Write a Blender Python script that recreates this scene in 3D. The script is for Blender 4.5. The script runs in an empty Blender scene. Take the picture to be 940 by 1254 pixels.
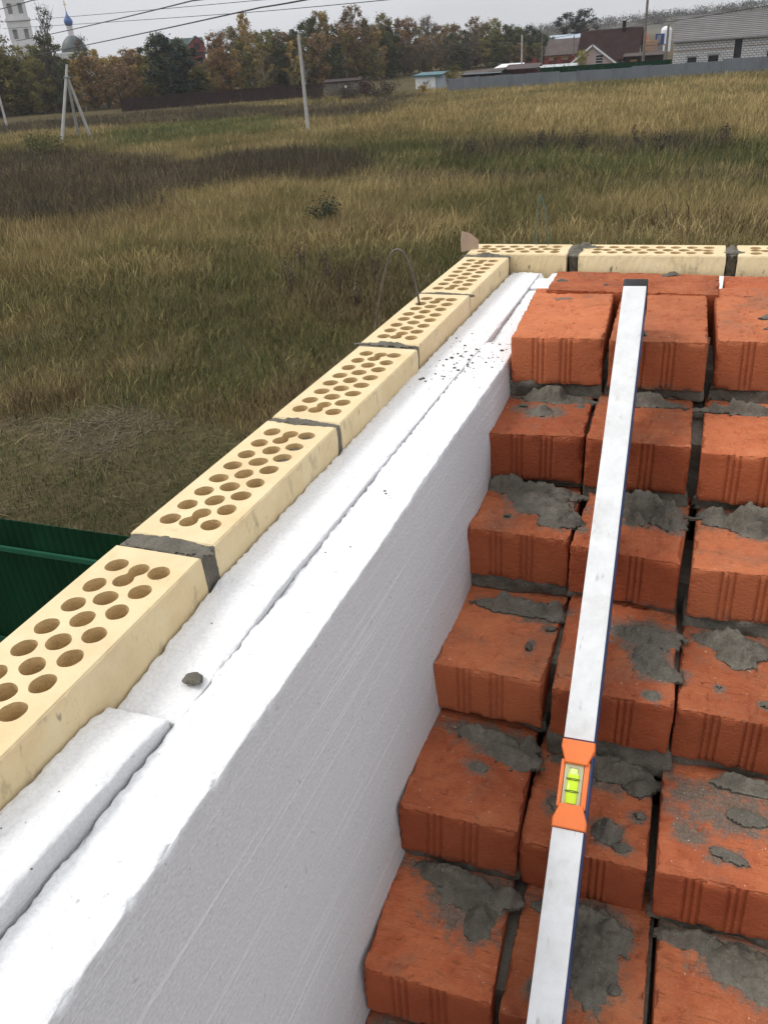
import bpy, math, random
import numpy as np
from mathutils import Vector, Matrix, geometry
S = bpy.context.scene
C = S.collection
R = math.radians
WZ = 6.3                       # height of the wall top above the field
rng = random.Random(7)

# ---------------------------------------------------------------- camera, sky, sun
cd = bpy.data.cameras.new('camera')
cd.sensor_fit = 'HORIZONTAL'; cd.sensor_width = 36.0; cd.lens = 38.66
cd.clip_start = 0.02; cd.clip_end = 6000
cam = bpy.data.objects.new('camera', cd); C.objects.link(cam)
cr, cu, cf = (0.94149, 0.33043, -0.06640), (-0.10922, 0.48550, 0.86739), (-0.31885, 0.80939, -0.49318)
mw = Matrix(((cr[0], cu[0], -cf[0], 0.2171), (cr[1], cu[1], -cf[1], -1.5318), (cr[2], cu[2], -cf[2], WZ + 0.3564), (0, 0, 0, 1)))
cam.matrix_world = mw
S.camera = cam

SUN_EL, SUN_ROT = R(50), R(-100)         # behind the cloud, to the left
w = bpy.data.worlds.new('World'); S.world = w; w.use_nodes = True
nt = w.node_tree; nt.nodes.clear()
def wn(t, **k):
    n = nt.nodes.new(t)
    for a, b in k.items(): setattr(n, a, b)
    return n
out = wn('ShaderNodeOutputWorld'); bg = wn('ShaderNodeBackground')
sky = wn('ShaderNodeTexSky', sky_type='NISHITA', sun_disc=False, sun_elevation=SUN_EL, sun_rotation=SUN_ROT, dust_density=4.0, air_density=1.0)
hsv = wn('ShaderNodeHueSaturation'); hsv.inputs['Saturation'].default_value = 0.12
nt.links.new(sky.outputs[0], hsv.inputs['Color'])
tc = wn('ShaderNodeTexCoord'); sx = wn('ShaderNodeSeparateXYZ'); nt.links.new(tc.outputs['Generated'], sx.inputs[0])
rp = wn('ShaderNodeValToRGB')            # overcast: the zenith about twice and a half as bright as the horizon
rp.color_ramp.elements[0].position = 0.0; rp.color_ramp.elements[0].color = (0.345, 0.350, 0.366, 1)
rp.color_ramp.elements[1].position = 1.0; rp.color_ramp.elements[1].color = (0.60, 0.61, 0.635, 1)
nt.links.new(sx.outputs['Z'], rp.inputs[0])
sc = wn('ShaderNodeMix', data_type='RGBA', blend_type='MULTIPLY'); sc.inputs[0].default_value = 1
sc.inputs[7].default_value = (20, 20, 20, 1); nt.links.new(rp.outputs[0], sc.inputs[6])
nz = wn('ShaderNodeTexNoise'); nz.inputs['Scale'].default_value = 2.2; nz.inputs['Detail'].default_value = 4
mp = wn('ShaderNodeMapping'); mp.inputs['Scale'].default_value = (1, 1, 4); nt.links.new(tc.outputs['Generated'], mp.inputs[0]); nt.links.new(mp.outputs[0], nz.inputs['Vector'])
cr2 = wn('ShaderNodeMapRange'); cr2.inputs[1].default_value = .3; cr2.inputs[2].default_value = .7; cr2.inputs[3].default_value = .90; cr2.inputs[4].default_value = 1.08
nt.links.new(nz.outputs['Fac'], cr2.inputs[0])
cl = wn('ShaderNodeVectorMath', operation='SCALE'); nt.links.new(sc.outputs[2], cl.inputs[0]); nt.links.new(cr2.outputs[0], cl.inputs['Scale'])
mx = wn('ShaderNodeMix', data_type='RGBA'); mx.inputs[0].default_value = 0.93
nt.links.new(hsv.outputs[0], mx.inputs[6]); nt.links.new(cl.outputs[0], mx.inputs[7])
nt.links.new(mx.outputs[2], bg.inputs[0]); bg.inputs[1].default_value = 0.1
nt.links.new(bg.outputs[0], out.inputs[0])

sd = bpy.data.lights.new('sun', 'SUN'); sd.energy = 1.5; sd.angle = R(18); sd.color = (1, .97, .92)
sun = bpy.data.objects.new('sun', sd); C.objects.link(sun)
sun.location = (0, 0, 60)
sdir = Vector((math.sin(SUN_ROT) * math.cos(SUN_EL), math.cos(SUN_ROT) * math.cos(SUN_EL), math.sin(SUN_EL)))
sun.rotation_euler = sdir.to_track_quat('Z', 'Y').to_euler()

S.view_settings.view_transform = 'Standard'; S.view_settings.look = 'None'
S.view_settings.exposure = 0.13; S.view_settings.gamma = 1.0
S.render.engine = 'CYCLES'
S.cycles.use_denoising = True; S.cycles.denoiser = 'OPENIMAGEDENOISE'; S.cycles.denoising_input_passes = 'RGB_ALBEDO_NORMAL'; S.cycles.denoising_prefilter = 'NONE'
S.cycles.max_bounces = 6; S.cycles.diffuse_bounces = 3; S.cycles.glossy_bounces = 2; S.cycles.transmission_bounces = 4

# ---------------------------------------------------------------- numpy noise
def _hash(i, j, k, s):
    n = (i.astype(np.int64) * 374761393 + j.astype(np.int64) * 668265263 + k.astype(np.int64) * 2147483647 + s * 1274126177) & 0xffffffff
    n = ((n ^ (n >> 13)) * 1274126177) & 0xffffffff
    n = ((n ^ (n >> 16)) * 2246822519) & 0xffffffff
    return ((n ^ (n >> 15)) & 0xffffff) / float(0xffffff)
def vnoise(p, s=0):
    p = np.asarray(p, float); f = np.floor(p); t = p - f; t = t * t * (3 - 2 * t); i, j, k = f.astype(np.int64).T
    r = 0
    for a in (0, 1):
        for b in (0, 1):
            for c in (0, 1):
                wgt = (t[:, 0] if a else 1 - t[:, 0]) * (t[:, 1] if b else 1 - t[:, 1]) * (t[:, 2] if c else 1 - t[:, 2])
                r = r + wgt * _hash(i + a, j + b, k + c, s)
    return r
def fbm(p, octv=4, s=0):
    p = np.asarray(p, float); r = 0; a = .5; tot = 0
    for o in range(octv):
        r = r + a * vnoise(p * 2 ** o + 17.3 * o, s + o * 7); tot += a; a *= .5
    return r / tot
def sstep(a, b, x):
    t = np.clip((x - a) / (b - a), 0, 1); return t * t * (3 - 2 * t)

# ---------------------------------------------------------------- material helpers
class Mat:
    def __init__(s, name, rough=.8, spec=.3):
        s.m = bpy.data.materials.new(name); s.m.use_nodes = True; s.nt = s.m.node_tree
        s.b = s.nt.nodes['Principled BSDF']; s.b.inputs['Roughness'].default_value = rough
        s.b.inputs['Specular IOR Level'].default_value = spec
    def n(s, t, ins=None, **props):
        nd = s.nt.nodes.new(t)
        for k, v in props.items(): setattr(nd, k, v)
        for k, v in (ins or {}).items():
            if isinstance(v, bpy.types.NodeSocket): s.nt.links.new(v, nd.inputs[k])
            else: nd.inputs[k].default_value = v
        return nd
    def co(s, kind='Object'): return s.n('ShaderNodeTexCoord').outputs[kind]
    def rnd(s): return s.n('ShaderNodeObjectInfo').outputs['Random']
    def math(s, op, a, b=0.0, c=0.0):
        return s.n('ShaderNodeMath', {0: a, 1: b, 2: c}, operation=op).outputs[0]
    def noise(s, v, scale, detail=3, rough=.55, wv=None):
        ins = {'Vector': v, 'Scale': scale, 'Detail': detail, 'Roughness': rough}
        if wv is not None: ins['W'] = wv
        return s.n('ShaderNodeTexNoise', ins, noise_dimensions='4D' if wv is not None else '3D').outputs['Fac']
    def vor(s, v, scale, feat='F1', o='Distance'):
        return s.n('ShaderNodeTexVoronoi', {'Vector': v, 'Scale': scale}, feature=feat).outputs[o]
    def map(s, v, scale=(1, 1, 1), rot=(0, 0, 0), loc=(0, 0, 0)):
        return s.n('ShaderNodeMapping', {'Vector': v, 'Scale': scale, 'Rotation': rot, 'Location': loc}).outputs[0]
    def ramp(s, f, stops):
        nd = s.n('ShaderNodeValToRGB', {0: f}); e = nd.color_ramp.elements
        while len(e) < len(stops): e.new(.5)
        for el, (p, c) in zip(e, stops):
            el.position = p; el.color = (*c, 1) if len(c) == 3 else c
        return nd.outputs[0]
    def rng(s, f, a, b, c=0.0, d=1.0):
        return s.n('ShaderNodeMapRange', {0: f, 1: a, 2: b, 3: c, 4: d}).outputs[0]
    def mix(s, f, a, b, mode='MIX'):
        def cv(x): return (*x, 1) if isinstance(x, tuple) and len(x) == 3 else x
        return s.n('ShaderNodeMix', {0: f, 6: cv(a), 7: cv(b)}, data_type='RGBA', blend_type=mode).outputs[2]
    def col(s, x):
        if isinstance(x, tuple): s.b.inputs['Base Color'].default_value = (*x, 1)
        else: s.nt.links.new(x, s.b.inputs['Base Color'])
    def bump(s, h, dist=.001, strength=1.0, prev=None):
        ins = {'Height': h, 'Distance': dist, 'Strength': strength}
        if prev is not None: ins['Normal'] = prev
        o = s.n('ShaderNodeBump', ins).outputs[0]
        for l in list(s.b.inputs['Normal'].links): s.nt.links.remove(l)
        s.nt.links.new(o, s.b.inputs['Normal']); return o
    def upness(s):
        g = s.n('ShaderNodeNewGeometry'); return s.n('ShaderNodeSeparateXYZ', {0: g.outputs['Normal']}).outputs['Z']

def plain(name, c, rough=.7, var=.12, scale=3.0, spec=.3, bump=0):
    """a painted or weathered surface: the colour with soft mottling and a little relief"""
    m = Mat(name, rough, spec); co = m.co(); f = m.noise(co, scale, 5, .6, m.math('MULTIPLY', m.rnd(), 30.0))
    lo = tuple(x * (1 - var * 1.6) for x in c); hi = tuple(min(1, x * (1 + var * 1.6)) for x in c)
    m.col(m.ramp(f, [(.28, lo), (.72, hi)]))
    if bump: m.bump(m.noise(co, scale * 6, 4), bump)
    return m.m

MATS = {}
def build_materials():
    # fired red clay
    m = Mat('red_clay', .9, .2); co = m.co(); rw = m.math('MULTIPLY', m.rnd(), 40.0)
    f1 = m.noise(co, 16, 4, .6, rw); f2 = m.noise(co, 70, 4, .65, rw); f3 = m.noise(m.map(co, (1, 1, 2)), 420, 3, .6, rw)
    base = m.ramp(f1, [(.28, (.30, .078, .034)), (.47, (.42, .112, .046)), (.62, (.50, .150, .062)), (.78, (.60, .24, .115))])
    base = m.mix(m.rng(f2, .42, .75, 0, .55), base, (.52, .19, .090))
    base = m.mix(m.rng(f2, .20, .40, .6, 0), base, (.20, .045, .02))
    base = m.mix(m.rng(f3, .60, .76, 0, .55), base, (.56, .30, .17))
    base = m.mix(m.rng(f3, .24, .36, .6, 0), base, (.14, .035, .018))
    # the sides are smoother, darker and redder than the wire-cut beds
    onz = m.math('ABSOLUTE', m.n('ShaderNodeSeparateXYZ', {0: m.co('Normal')}).outputs['Z'])
    base = m.mix(m.rng(onz, .35, .8, .85, 0), base, m.mix(m.rng(f1, .3, .7), (.275, .062, .025), (.375, .098, .040)))
    bed = m.rng(onz, .5, .85)
    f4 = m.noise(m.map(co, (.32, 2.3, 1)), 150, 4, .6, rw)
    base = m.mix(m.math('MULTIPLY', m.rng(f4, .60, .70, 0, .75), bed), base, (.17, .048, .022))
    base = m.mix(m.math('MULTIPLY', m.rng(f4, .40, .30, 0, .45), bed), base, (.62, .27, .14))
    tone = m.rng(m.math('FRACT', m.math('MULTIPLY', m.rnd(), 7.31)), 0, 1, .86, 1.24)
    hue = m.math('FRACT', m.math('MULTIPLY', m.rnd(), 13.77))
    base = m.mix(m.rng(hue, .45, 1, 0, .42), base, (.58, .205, .092)); base = m.mix(m.rng(hue, .0, .3, .30, 0), base, (.27, .060, .028))
    base = m.n('ShaderNodeVectorMath', {0: base, 'Scale': tone}, operation='SCALE').outputs[0]
    # cement dust lying on what faces up
    up = m.rng(m.upness(), .75, .95)
    d = m.math('MULTIPLY', m.rng(m.noise(co, 11, 5, .7, m.math('ADD', rw, 9.0)), .54, .70, 0, .55), up)
    base = m.mix(d, base, (.17, .125, .09))
    st = m.n('ShaderNodeAttribute', attribute_name='stain').outputs['Fac']
    stn = m.math('ADD', st, m.math('MULTIPLY', m.math('SUBTRACT', m.noise(co, 75, 6, .75, rw), .5), 1.9))
    base = m.mix(m.rng(stn, .42, .78, 0, .90), base, m.mix(m.rng(f3, .35, .68), (.120, .104, .082), (.225, .198, .160)))
    sp = m.math('MULTIPLY', m.rng(m.noise(co, 300, 2, .5, rw), .70, .74), m.math('MULTIPLY', up, .75))
    base = m.mix(sp, base, (.62, .54, .46))
    m.col(base)
    h = m.bump(m.noise(m.map(co, (.6, 1.4, 1)), 300, 5, .75, rw), .0026, .9); h = m.bump(m.math('MULTIPLY', f4, bed), .0022, .8, h)
    m.bump(m.rng(m.vor(co, 210), .05, .5), .0008, .5, h)
    MATS['red'] = m.m
    # grey mortar, damp in the hollows
    m = Mat('mortar', .85, .35); co = m.co('Generated'); co = m.n('ShaderNodeNewGeometry').outputs['Position']
    f1 = m.noise(co, 30, 5, .7); f2 = m.noise(co, 420, 4, .7)
    b = m.ramp(f1, [(.3, (.115, .102, .080)), (.5, (.165, .149, .118)), (.72, (.25, .226, .182))])
    b = m.mix(m.rng(f2, .58, .70, 0, .6), b, (.32, .295, .245)); b = m.mix(m.rng(f2, .30, .42, .6, 0), b, (.045, .039, .030))
    m.col(b); h = m.bump(m.noise(co, 560, 4, .75), .0020, .9); m.bump(m.noise(co, 170, 5, .7), .0035, .8, h)
    MATS['mortar'] = m.m
    # cream facing clay
    m = Mat('cream_clay', .75, .3); co = m.co(); rw = m.math('MULTIPLY', m.rnd(), 40.0)
    f1 = m.noise(co, 22, 5, .6, rw); f2 = m.noise(co, 260, 4, .6, rw)
    b = m.ramp(f1, [(.3, (.655, .50, .275)), (.55, (.735, .585, .345)), (.75, (.775, .64, .41))])
    b = m.mix(m.rng(f2, .58, .74, 0, .45), b, (.50, .37, .20)); b = m.mix(m.rng(m.noise(co, 9, 5, .7, m.math('ADD', rw, 5.0)), .45, .75, 0, .35), b, (.80, .70, .50))
    side = m.rng(m.upness(), .35, .75, 1, 0)
    stain = m.math('MULTIPLY', m.rng(m.noise(m.map(co, (1, 1, .45)), 48, 4, .7, m.math('ADD', rw, 3.0)), .56, .72, 0, .75), side)
    b = m.mix(stain, b, (.28, .22, .14))
    dk = m.math('MULTIPLY', m.rng(m.noise(m.map(co, (1, 1, .35)), 95, 2, .5, m.math('ADD', rw, 21.0)), .68, .73, 0, .85), side)
    b = m.mix(dk, b, (.10, .095, .08))
    top = m.math('MULTIPLY', m.rng(m.noise(co, 60, 5, .75, m.math('ADD', rw, 33.0)), .60, .74, 0, .6), m.rng(m.upness(), .8, .95))
    b = m.mix(top, b, (.36, .30, .21))
    m.col(b); h = m.bump(f2, .0008, .6); m.bump(m.noise(co, 40, 3, .6, rw), .002, .4, h)
    MATS['cream'] = m.m
    MATS['cream_hole_shade'] = plain('cream_clay_hole_shade', (.60, .43, .215), .9, .12, 60, .2, .001)  # cream clay browned for the hole walls, the shade inside painted in
    # expanded polystyrene
    m = Mat('polystyrene', .8, .2); co = m.n('ShaderNodeNewGeometry').outputs['Position']
    v = m.vor(co, 300); vb = m.noise(co, 30, 4, .6); gr = m.noise(co, 520, 3, .7)
    b = m.ramp(v, [(.0, (.84, .84, .84)), (.45, (.82, .82, .82)), (.8, (.76, .76, .76))])
    b = m.mix(m.rng(vb, .55, .78, 0, .30), b, (.70, .685, .66))
    b = m.mix(m.rng(gr, .58, .74, 0, .40), b, (.55, .54, .525))
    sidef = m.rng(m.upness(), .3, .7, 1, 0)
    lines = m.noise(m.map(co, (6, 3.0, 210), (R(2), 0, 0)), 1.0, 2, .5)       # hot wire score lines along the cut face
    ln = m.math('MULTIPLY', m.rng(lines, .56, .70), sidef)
    b = m.mix(m.math('MULTIPLY', sidef, .75), b, m.mix(m.rng(gr, .35, .68), (.61, .608, .618), (.47, .468, .480))); b = m.mix(m.math('MULTIPLY', ln, .38), b, (.84, .84, .85))  # faces that don't look up are greyed: side shade put into the foam colour
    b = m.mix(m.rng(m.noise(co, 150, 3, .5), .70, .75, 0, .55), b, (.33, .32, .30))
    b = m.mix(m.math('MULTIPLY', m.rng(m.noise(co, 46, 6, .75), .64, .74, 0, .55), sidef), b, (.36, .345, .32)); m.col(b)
    h = m.bump(m.rng(v, 0, .7, 1, 0), .0005, .6); h = m.bump(m.noise(co, 210, 5, .75), .0024, m.rng(sidef, 0, 1, .62, .16), h); m.bump(ln, .0006, .5, h)
    MATS['foam'] = m.m
    MATS['steel'] = plain('wire_steel', (.12, .10, .085), .55, .3, 60, .5)
    m = Mat('green_wire', .5, .4); m.col((.09, .17, .16)); MATS['gwire'] = m.m
    # level
    m = Mat('white_lacquer', .45, .4); co = m.co(); f = m.noise(co, 26, 5, .7); g = m.noise(m.map(co, (1, .3, 1)), 130, 3, .6)
    b = m.ramp(f, [(.3, (.60, .60, .59)), (.6, (.73, .735, .735)), (.8, (.78, .78, .785))])
    b = m.mix(m.rng(g, .62, .74, 0, .55), b, (.33, .32, .30)); b = m.mix(m.rng(m.noise(co, 11, 5, .75), .54, .72, 0, .45), b, (.47, .44, .38))
    m.col(b); m.bump(g, .0003, .4); MATS['lwhite'] = m.m
    MATS['lblue'] = plain('blue_lacquer', (.022, .050, .145), .4, .25, 40, .5)
    MATS['lorange'] = plain('orange_plastic', (.86, .20, .045), .42, .05, 50, .45)
    MATS['lblack'] = plain('black_plastic', (.018, .018, .019), .5, .3, 90, .4)
    m = Mat('vial_acrylic', .12, .5); m.col((.66, .66, .40)); m.b.inputs['Transmission Weight'].default_value = .25; MATS['vialbox'] = m.m
    m = Mat('vial_liquid', .15, .5); m.col((.62, .86, .02)); MATS['liquid'] = m.m
    m = Mat('vial_bubble', .1, .5); m.col((.80, .90, .30)); MATS['bubble'] = m.m
    MATS['card'] = plain('cardboard', (.42, .315, .235), .9, .12, 40, .2, .0006)
    # sheet metals, walls
    MATS['gsheet'] = plain('dark_green_sheet', (.0035, .034, .0135), .6, .2, 1.5, .12)
    MATS['grail'] = plain('green_rail_paint', (.014, .088, .048), .6, .12, 4, .2)
    MATS['greysheet'] = plain('grey_sheet', (.175, .195, .215), .5, .10, .5, .4)
    MATS['brownfence'] = plain('dark_brown_boards', (.030, .015, .014), .8, .3, 1.2)
    MATS['greywood'] = plain('weathered_boards', (.165, .145, .125), .9, .3, 2.5)
    MATS['redwood'] = plain('red_brown_boards', (.07, .028, .025), .85, .25, 2)
    MATS['white'] = plain('white_render', (.66, .67, .68), .8, .06, 1.2)
    MATS['church'] = plain('church_white', (.62, .61, .61), .85, .05, .3)
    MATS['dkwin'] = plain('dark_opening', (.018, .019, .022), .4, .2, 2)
    MATS['teal'] = plain('teal_sheet', (.05, .135, .15), .5, .15, 1)
    MATS['brownroof'] = plain('dark_brown_roof', (.036, .020, .019), .85, .18, .8, .08)
    MATS['pink'] = plain('pinkish_render', (.47, .37, .345), .85, .06, .8)
    MATS['greyroof'] = plain('grey_brown_roof', (.10, .082, .075), .85, .15, .7, .1)
    MATS['tan'] = plain('tan_plaster', (.36, .235, .15), .85, .1, 1)
    MATS['hallroof'] = plain('pale_blue_sheet', (.36, .42, .47), .5, .05, .4)
    MATS['brickred'] = plain('red_fence_sheet', (.105, .032, .030), .6, .2, 1)
    MATS['orangetar'] = plain('rust_orange_sheet', (.33, .115, .06), .7, .2, .6)
    MATS['bluebox'] = plain('blue_paint', (.03, .07, .23), .5, .15, 1)
    MATS['bluedome'] = plain('church_blue', (.035, .10, .30), .4, .1, .5, .5)
    MATS['greydome'] = plain('dark_dome_sheet', (.085, .10, .10), .5, .15, .4)
    MATS['gold'] = plain('gilding', (.5, .33, .1), .35, .1, 2, .6)
    MATS['redbrickfar'] = plain('red_masonry', (.20, .05, .042), .85, .15, .6)
    MATS['greenroof'] = plain('green_grey_roof', (.06, .085, .08), .6, .15, .5)
    MATS['concrete'] = plain('pole_concrete', (.43, .425, .41), .85, .10, 2)
    MATS['polewood'] = plain('pole_timber', (.165, .145, .125), .9, .2, 2)
    MATS['cable'] = plain('black_cable', (.02, .02, .022), .6, .2, 1)
    MATS['birchbark'] = plain('birch_bark', (.34, .32, .29), .9, .3, 1.5)
    MATS['bark'] = plain('bark', (.10, .082, .065), .95, .3, 1.5)
    MATS['slab'] = plain('slab_concrete', (.32, .31, .295), .9, .15, 1.3, .3, .002)
    MATS['poly'] = plain('cloudy_film', (.42, .45, .44), .5, .18, 1.2)
    MATS['whitesheet'] = plain('white_sheet', (.74, .75, .77), .6, .05, 1)
    MATS['timber'] = plain('sawn_timber', (.26, .15, .085), .9, .25, 2)
    MATS['grey'] = plain('grey_paint', (.22, .225, .225), .6, .15, 1.2)
    MATS['ink'] = plain('spray_paint_dark_green', (.05, .12, .10), .6, .1, 1)
    # small units of far masonry
    def masonry(key, c1, c2, cm, bw, bh, mort, vert='XZ'):
        m = Mat(key, .9, .2); co = m.co(); s3 = m.n('ShaderNodeSeparateXYZ', {0: co})
        xx = m.math('ADD', s3.outputs[0], s3.outputs[1])
        v = m.n('ShaderNodeCombineXYZ', {0: xx, 1: s3.outputs[2]}).outputs[0]
        b = m.n('ShaderNodeTexBrick', {'Vector': v, 'Color1': (*c1, 1), 'Color2': (*c2, 1), 'Mortar': (*cm, 1), 'Scale': 1.0, 'Mortar Size': mort, 'Brick Width': bw, 'Row Height': bh, 'Bias': 0.0})
        m.col(m.mix(m.rng(m.noise(co, 1.4, 4), .35, .7, 0, .35), b.outputs[0], tuple(x * .8 for x in c1)))
        m.bump(m.math('SUBTRACT', 1.0, b.outputs['Fac']), .01, .8); MATS[key] = m.m
    masonry('blocks', (.64, .64, .635), (.54, .54, .545), (.20, .20, .20), .62, .31, .05)
    masonry('redwall', (.36, .09, .035), (.30, .075, .03), (.09, .085, .075), .26, .078, .011)
    masonry('creamwall', (.66, .50, .25), (.60, .45, .22), (.10, .095, .085), .26, .075, .010)
    # long horizontal courses on the grey roof of the block house
    m = Mat('membrane_roof', .9, .1); co = m.co(); s3 = m.n('ShaderNodeSeparateXYZ', {0: co})
    wv = m.n('ShaderNodeTexWave', {'Vector': co, 'Scale': .95, 'Distortion': 1.2, 'Detail': 2}, bands_direction='Y').outputs['Fac']
    b = m.ramp(m.noise(m.map(co, (.25, 1, 1)), 1.6, 5, .7), [(.3, (.19, .18, .175)), (.7, (.27, .26, .255))])
    m.col(m.mix(m.rng(wv, .1, .3, .35, 0), b, (.12, .115, .11))); MATS['membrane'] = m.m
    # plants: the tint of each blade or leaf is stored on the mesh, the tone of each tree on the object
    m = Mat('grass_blades', .85, .15); a = m.n('ShaderNodeAttribute', attribute_name='tint').outputs['Color']; m.col(a); MATS['grass'] = m.m
    m = Mat('leaves', .8, .15); a = m.n('ShaderNodeAttribute', attribute_name='tint').outputs['Fac']
    oc = m.n('ShaderNodeObjectInfo').outputs['Color']
    m.col(m.n('ShaderNodeVectorMath', {0: oc, 'Scale': m.rng(a, 0, 1, .55, 1.5)}, operation='SCALE').outputs[0]); MATS['leaf'] = m.m
    # field soil and old thatch
    m = Mat('field_soil', .95, .1); co = m.n('ShaderNodeNewGeometry').outputs['Position']
    f1 = m.noise(co, .16, 6, .65); f2 = m.noise(co, 3.5, 5, .7)
    b = m.ramp(f1, [(.3, (.060, .050, .024)), (.5, (.100, .078, .038)), (.7, (.140, .104, .052))])
    b = m.mix(m.rng(f2, .35, .7, 0, .6), b, (.045, .038, .020)); m.col(b); m.bump(f2, .15, .6); MATS['soil'] = m.m
    m = Mat('far_hill_turf', .95, .1); co = m.n('ShaderNodeNewGeometry').outputs['Position']
    m.col(m.ramp(m.noise(co, .02, 6, .65), [(.3, (.075, .072, .058)), (.5, (.10, .092, .07)), (.7, (.15, .13, .09))])); MATS['hill'] = m.m
build_materials()

# ---------------------------------------------------------------- mesh helpers
def link(name, me, mat, parent=None, smooth=False):
    o = bpy.data.objects.new(name, me); C.objects.link(o)
    if mat is not None and not me.materials: me.materials.append(MATS[mat] if isinstance(mat, str) else mat)
    if smooth and len(me.polygons): me.polygons.foreach_set('use_smooth', np.ones(len(me.polygons), bool))
    if parent is not None: o.parent = parent
    return o
def mesh_np(name, V, F):
    me = bpy.data.meshes.new(name); V = np.asarray(V, np.float32); F = np.asarray(F, np.int32); k = F.shape[1]
    me.vertices.add(len(V)); me.vertices.foreach_set('co', V.ravel())
    me.loops.add(F.size); me.loops.foreach_set('vertex_index', F.ravel())
    me.polygons.add(len(F)); me.polygons.foreach_set('loop_start', np.arange(0, F.size, k, dtype=np.int32))
    me.polygons.foreach_set('loop_total', np.full(len(F), k, np.int32))
    me.update(calc_edges=True); return me
class MB:
    def __init__(s): s.v = []; s.f = []
    def add(s, v, f):
        o = len(s.v); s.v += [tuple(x) for x in v]; s.f += [tuple(i + o for i in q) for q in f]
    def box(s, x0, x1, y0, y1, z0, z1):
        s.add([(x0, y0, z0), (x1, y0, z0), (x1, y1, z0), (x0, y1, z0), (x0, y0, z1), (x1, y0, z1), (x1, y1, z1), (x0, y1, z1)],
              [(3, 2, 1, 0), (4, 5, 6, 7), (0, 1, 5, 4), (1, 2, 6, 5), (2, 3, 7, 6), (3, 0, 4, 7)])
        return s
    def prism(s, pts, y0, y1):            # outline in x,z extruded along y
        n = len(pts); s.add([(x, y0, z) for x, z in pts] + [(x, y1, z) for x, z in pts],
            [tuple(range(n)), tuple(reversed(range(n, 2 * n)))] + [(i, n + i, n + (i + 1) % n, (i + 1) % n) for i in range(n)]); return s
    def slab(s, a, b, c, d, t):           # a quad with thickness t below it
        a, b, c, d = map(Vector, (a, b, c, d)); n = (b - a).cross(d - a).normalized()
        if n.z < 0: n = -n
        q = [a, b, c, d]; s.add([tuple(p) for p in q] + [tuple(p - n * t) for p in q],
            [(0, 1, 2, 3), (7, 6, 5, 4), (0, 4, 5, 1), (1, 5, 6, 2), (2, 6, 7, 3), (3, 7, 4, 0)]); return s
    def tube(s, pts, r, n=6, cap=True):
        pts = [Vector(p) for p in pts]; rings = []; m = len(pts)
        rs = r if isinstance(r, (list, tuple)) else [r] * m
        up = Vector((0.13, .31, .94)).normalized(); base = len(s.v)
        for i, p in enumerate(pts):
            t = (pts[min(i + 1, m - 1)] - pts[max(i - 1, 0)]).normalized()
            a = t.cross(up)
            if a.length < .05: a = t.cross(Vector((1, 0, 0)))
            a.normalize(); b = t.cross(a)
            for k in range(n):
                q = 2 * math.pi * k / n; s.v.append(tuple(p + (a * math.cos(q) + b * math.sin(q)) * rs[i]))
        for i in range(m - 1):
            for k in range(n): s.f.append((base + i * n + k, base + i * n + (k + 1) % n, base + (i + 1) * n + (k + 1) % n, base + (i + 1) * n + k))
        if cap:
            s.f.append(tuple(base + k for k in reversed(range(n)))); s.f.append(tuple(base + (m - 1) * n + k for k in range(n)))
        return s
    def lathe(s, prof, cx, cy, n=16):
        base = len(s.v)
        for r, z in prof:
            for k in range(n):
                q = 2 * math.pi * k / n; s.v.append((cx + r * math.cos(q), cy + r * math.sin(q), z))
        for i in range(len(prof) - 1):
            for k in range(n): s.f.append((base + i * n + k, base + i * n + (k + 1) % n, base + (i + 1) * n + (k + 1) % n, base + (i + 1) * n + k))
        s.f.append(tuple(base + k for k in reversed(range(n)))); s.f.append(tuple(base + (len(prof) - 1) * n + k for k in range(n)))
        return s
    def mesh(s, name):
        me = bpy.data.meshes.new(name); me.from_pydata(s.v, [], s.f); me.update(); return me
    def obj(s, name, mat, parent=None, smooth=False): return link(name, s.mesh(name), mat, parent, smooth)
def tag(o, label=None, cat=None, group=None, kind=None):
    if label: o['label'] = label
    if cat: o['category'] = cat
    if group: o['group'] = group
    if kind: o['kind'] = kind
    return o
def thing(name, loc, label, cat, group=None, rz=0):
    o = bpy.data.objects.new(name, None); C.objects.link(o); o.empty_display_size = .1
    o.location = loc; o.rotation_euler = (0, 0, rz); return tag(o, label, cat, group)
def lattice(xs, ys, zs):
    """closed box surface as quads on the given grid lines; returns verts and faces"""
    xs, ys, zs = map(np.asarray, (xs, ys, zs)); nx, ny, nz = len(xs), len(ys), len(zs); Q = []
    def idx(i, j, k): return (i * ny + j) * nz + k
    def face(a, b, f):
        I, J = np.meshgrid(np.arange(a - 1), np.arange(b - 1), indexing='ij'); I = I.ravel(); J = J.ravel()
        Q.append(np.stack([f(I, J), f(I + 1, J), f(I + 1, J + 1), f(I, J + 1)], 1))
    z0 = lambda I: np.zeros_like(I)
    face(nx, ny, lambda i, j: idx(i, j, z0(i) + nz - 1)); face(ny, nx, lambda j, i: idx(i, j, z0(i)))
    face(nx, nz, lambda i, k: idx(i, z0(i), k)); face(nz, nx, lambda k, i: idx(i, z0(i) + ny - 1, k))
    face(nz, ny, lambda k, j: idx(z0(j), j, k)); face(ny, nz, lambda j, k: idx(z0(j) + nx - 1, j, k))
    Q = np.concatenate(Q); u, inv = np.unique(Q, return_inverse=True); F = inv.reshape(Q.shape)
    V = np.stack([xs[u // (ny * nz)], ys[(u // nz) % ny], zs[u % nz]], 1).astype(float)
    return V, F
def rounded(V, dims, r):
    """push lattice points onto a box with rounded edges; returns points and outward normals"""
    d = np.array(dims); q = np.clip(V, r, d - r); n = V - q; l = np.linalg.norm(n, axis=1, keepdims=True); n = n / np.maximum(l, 1e-9)
    return q + n * r, n
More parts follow.
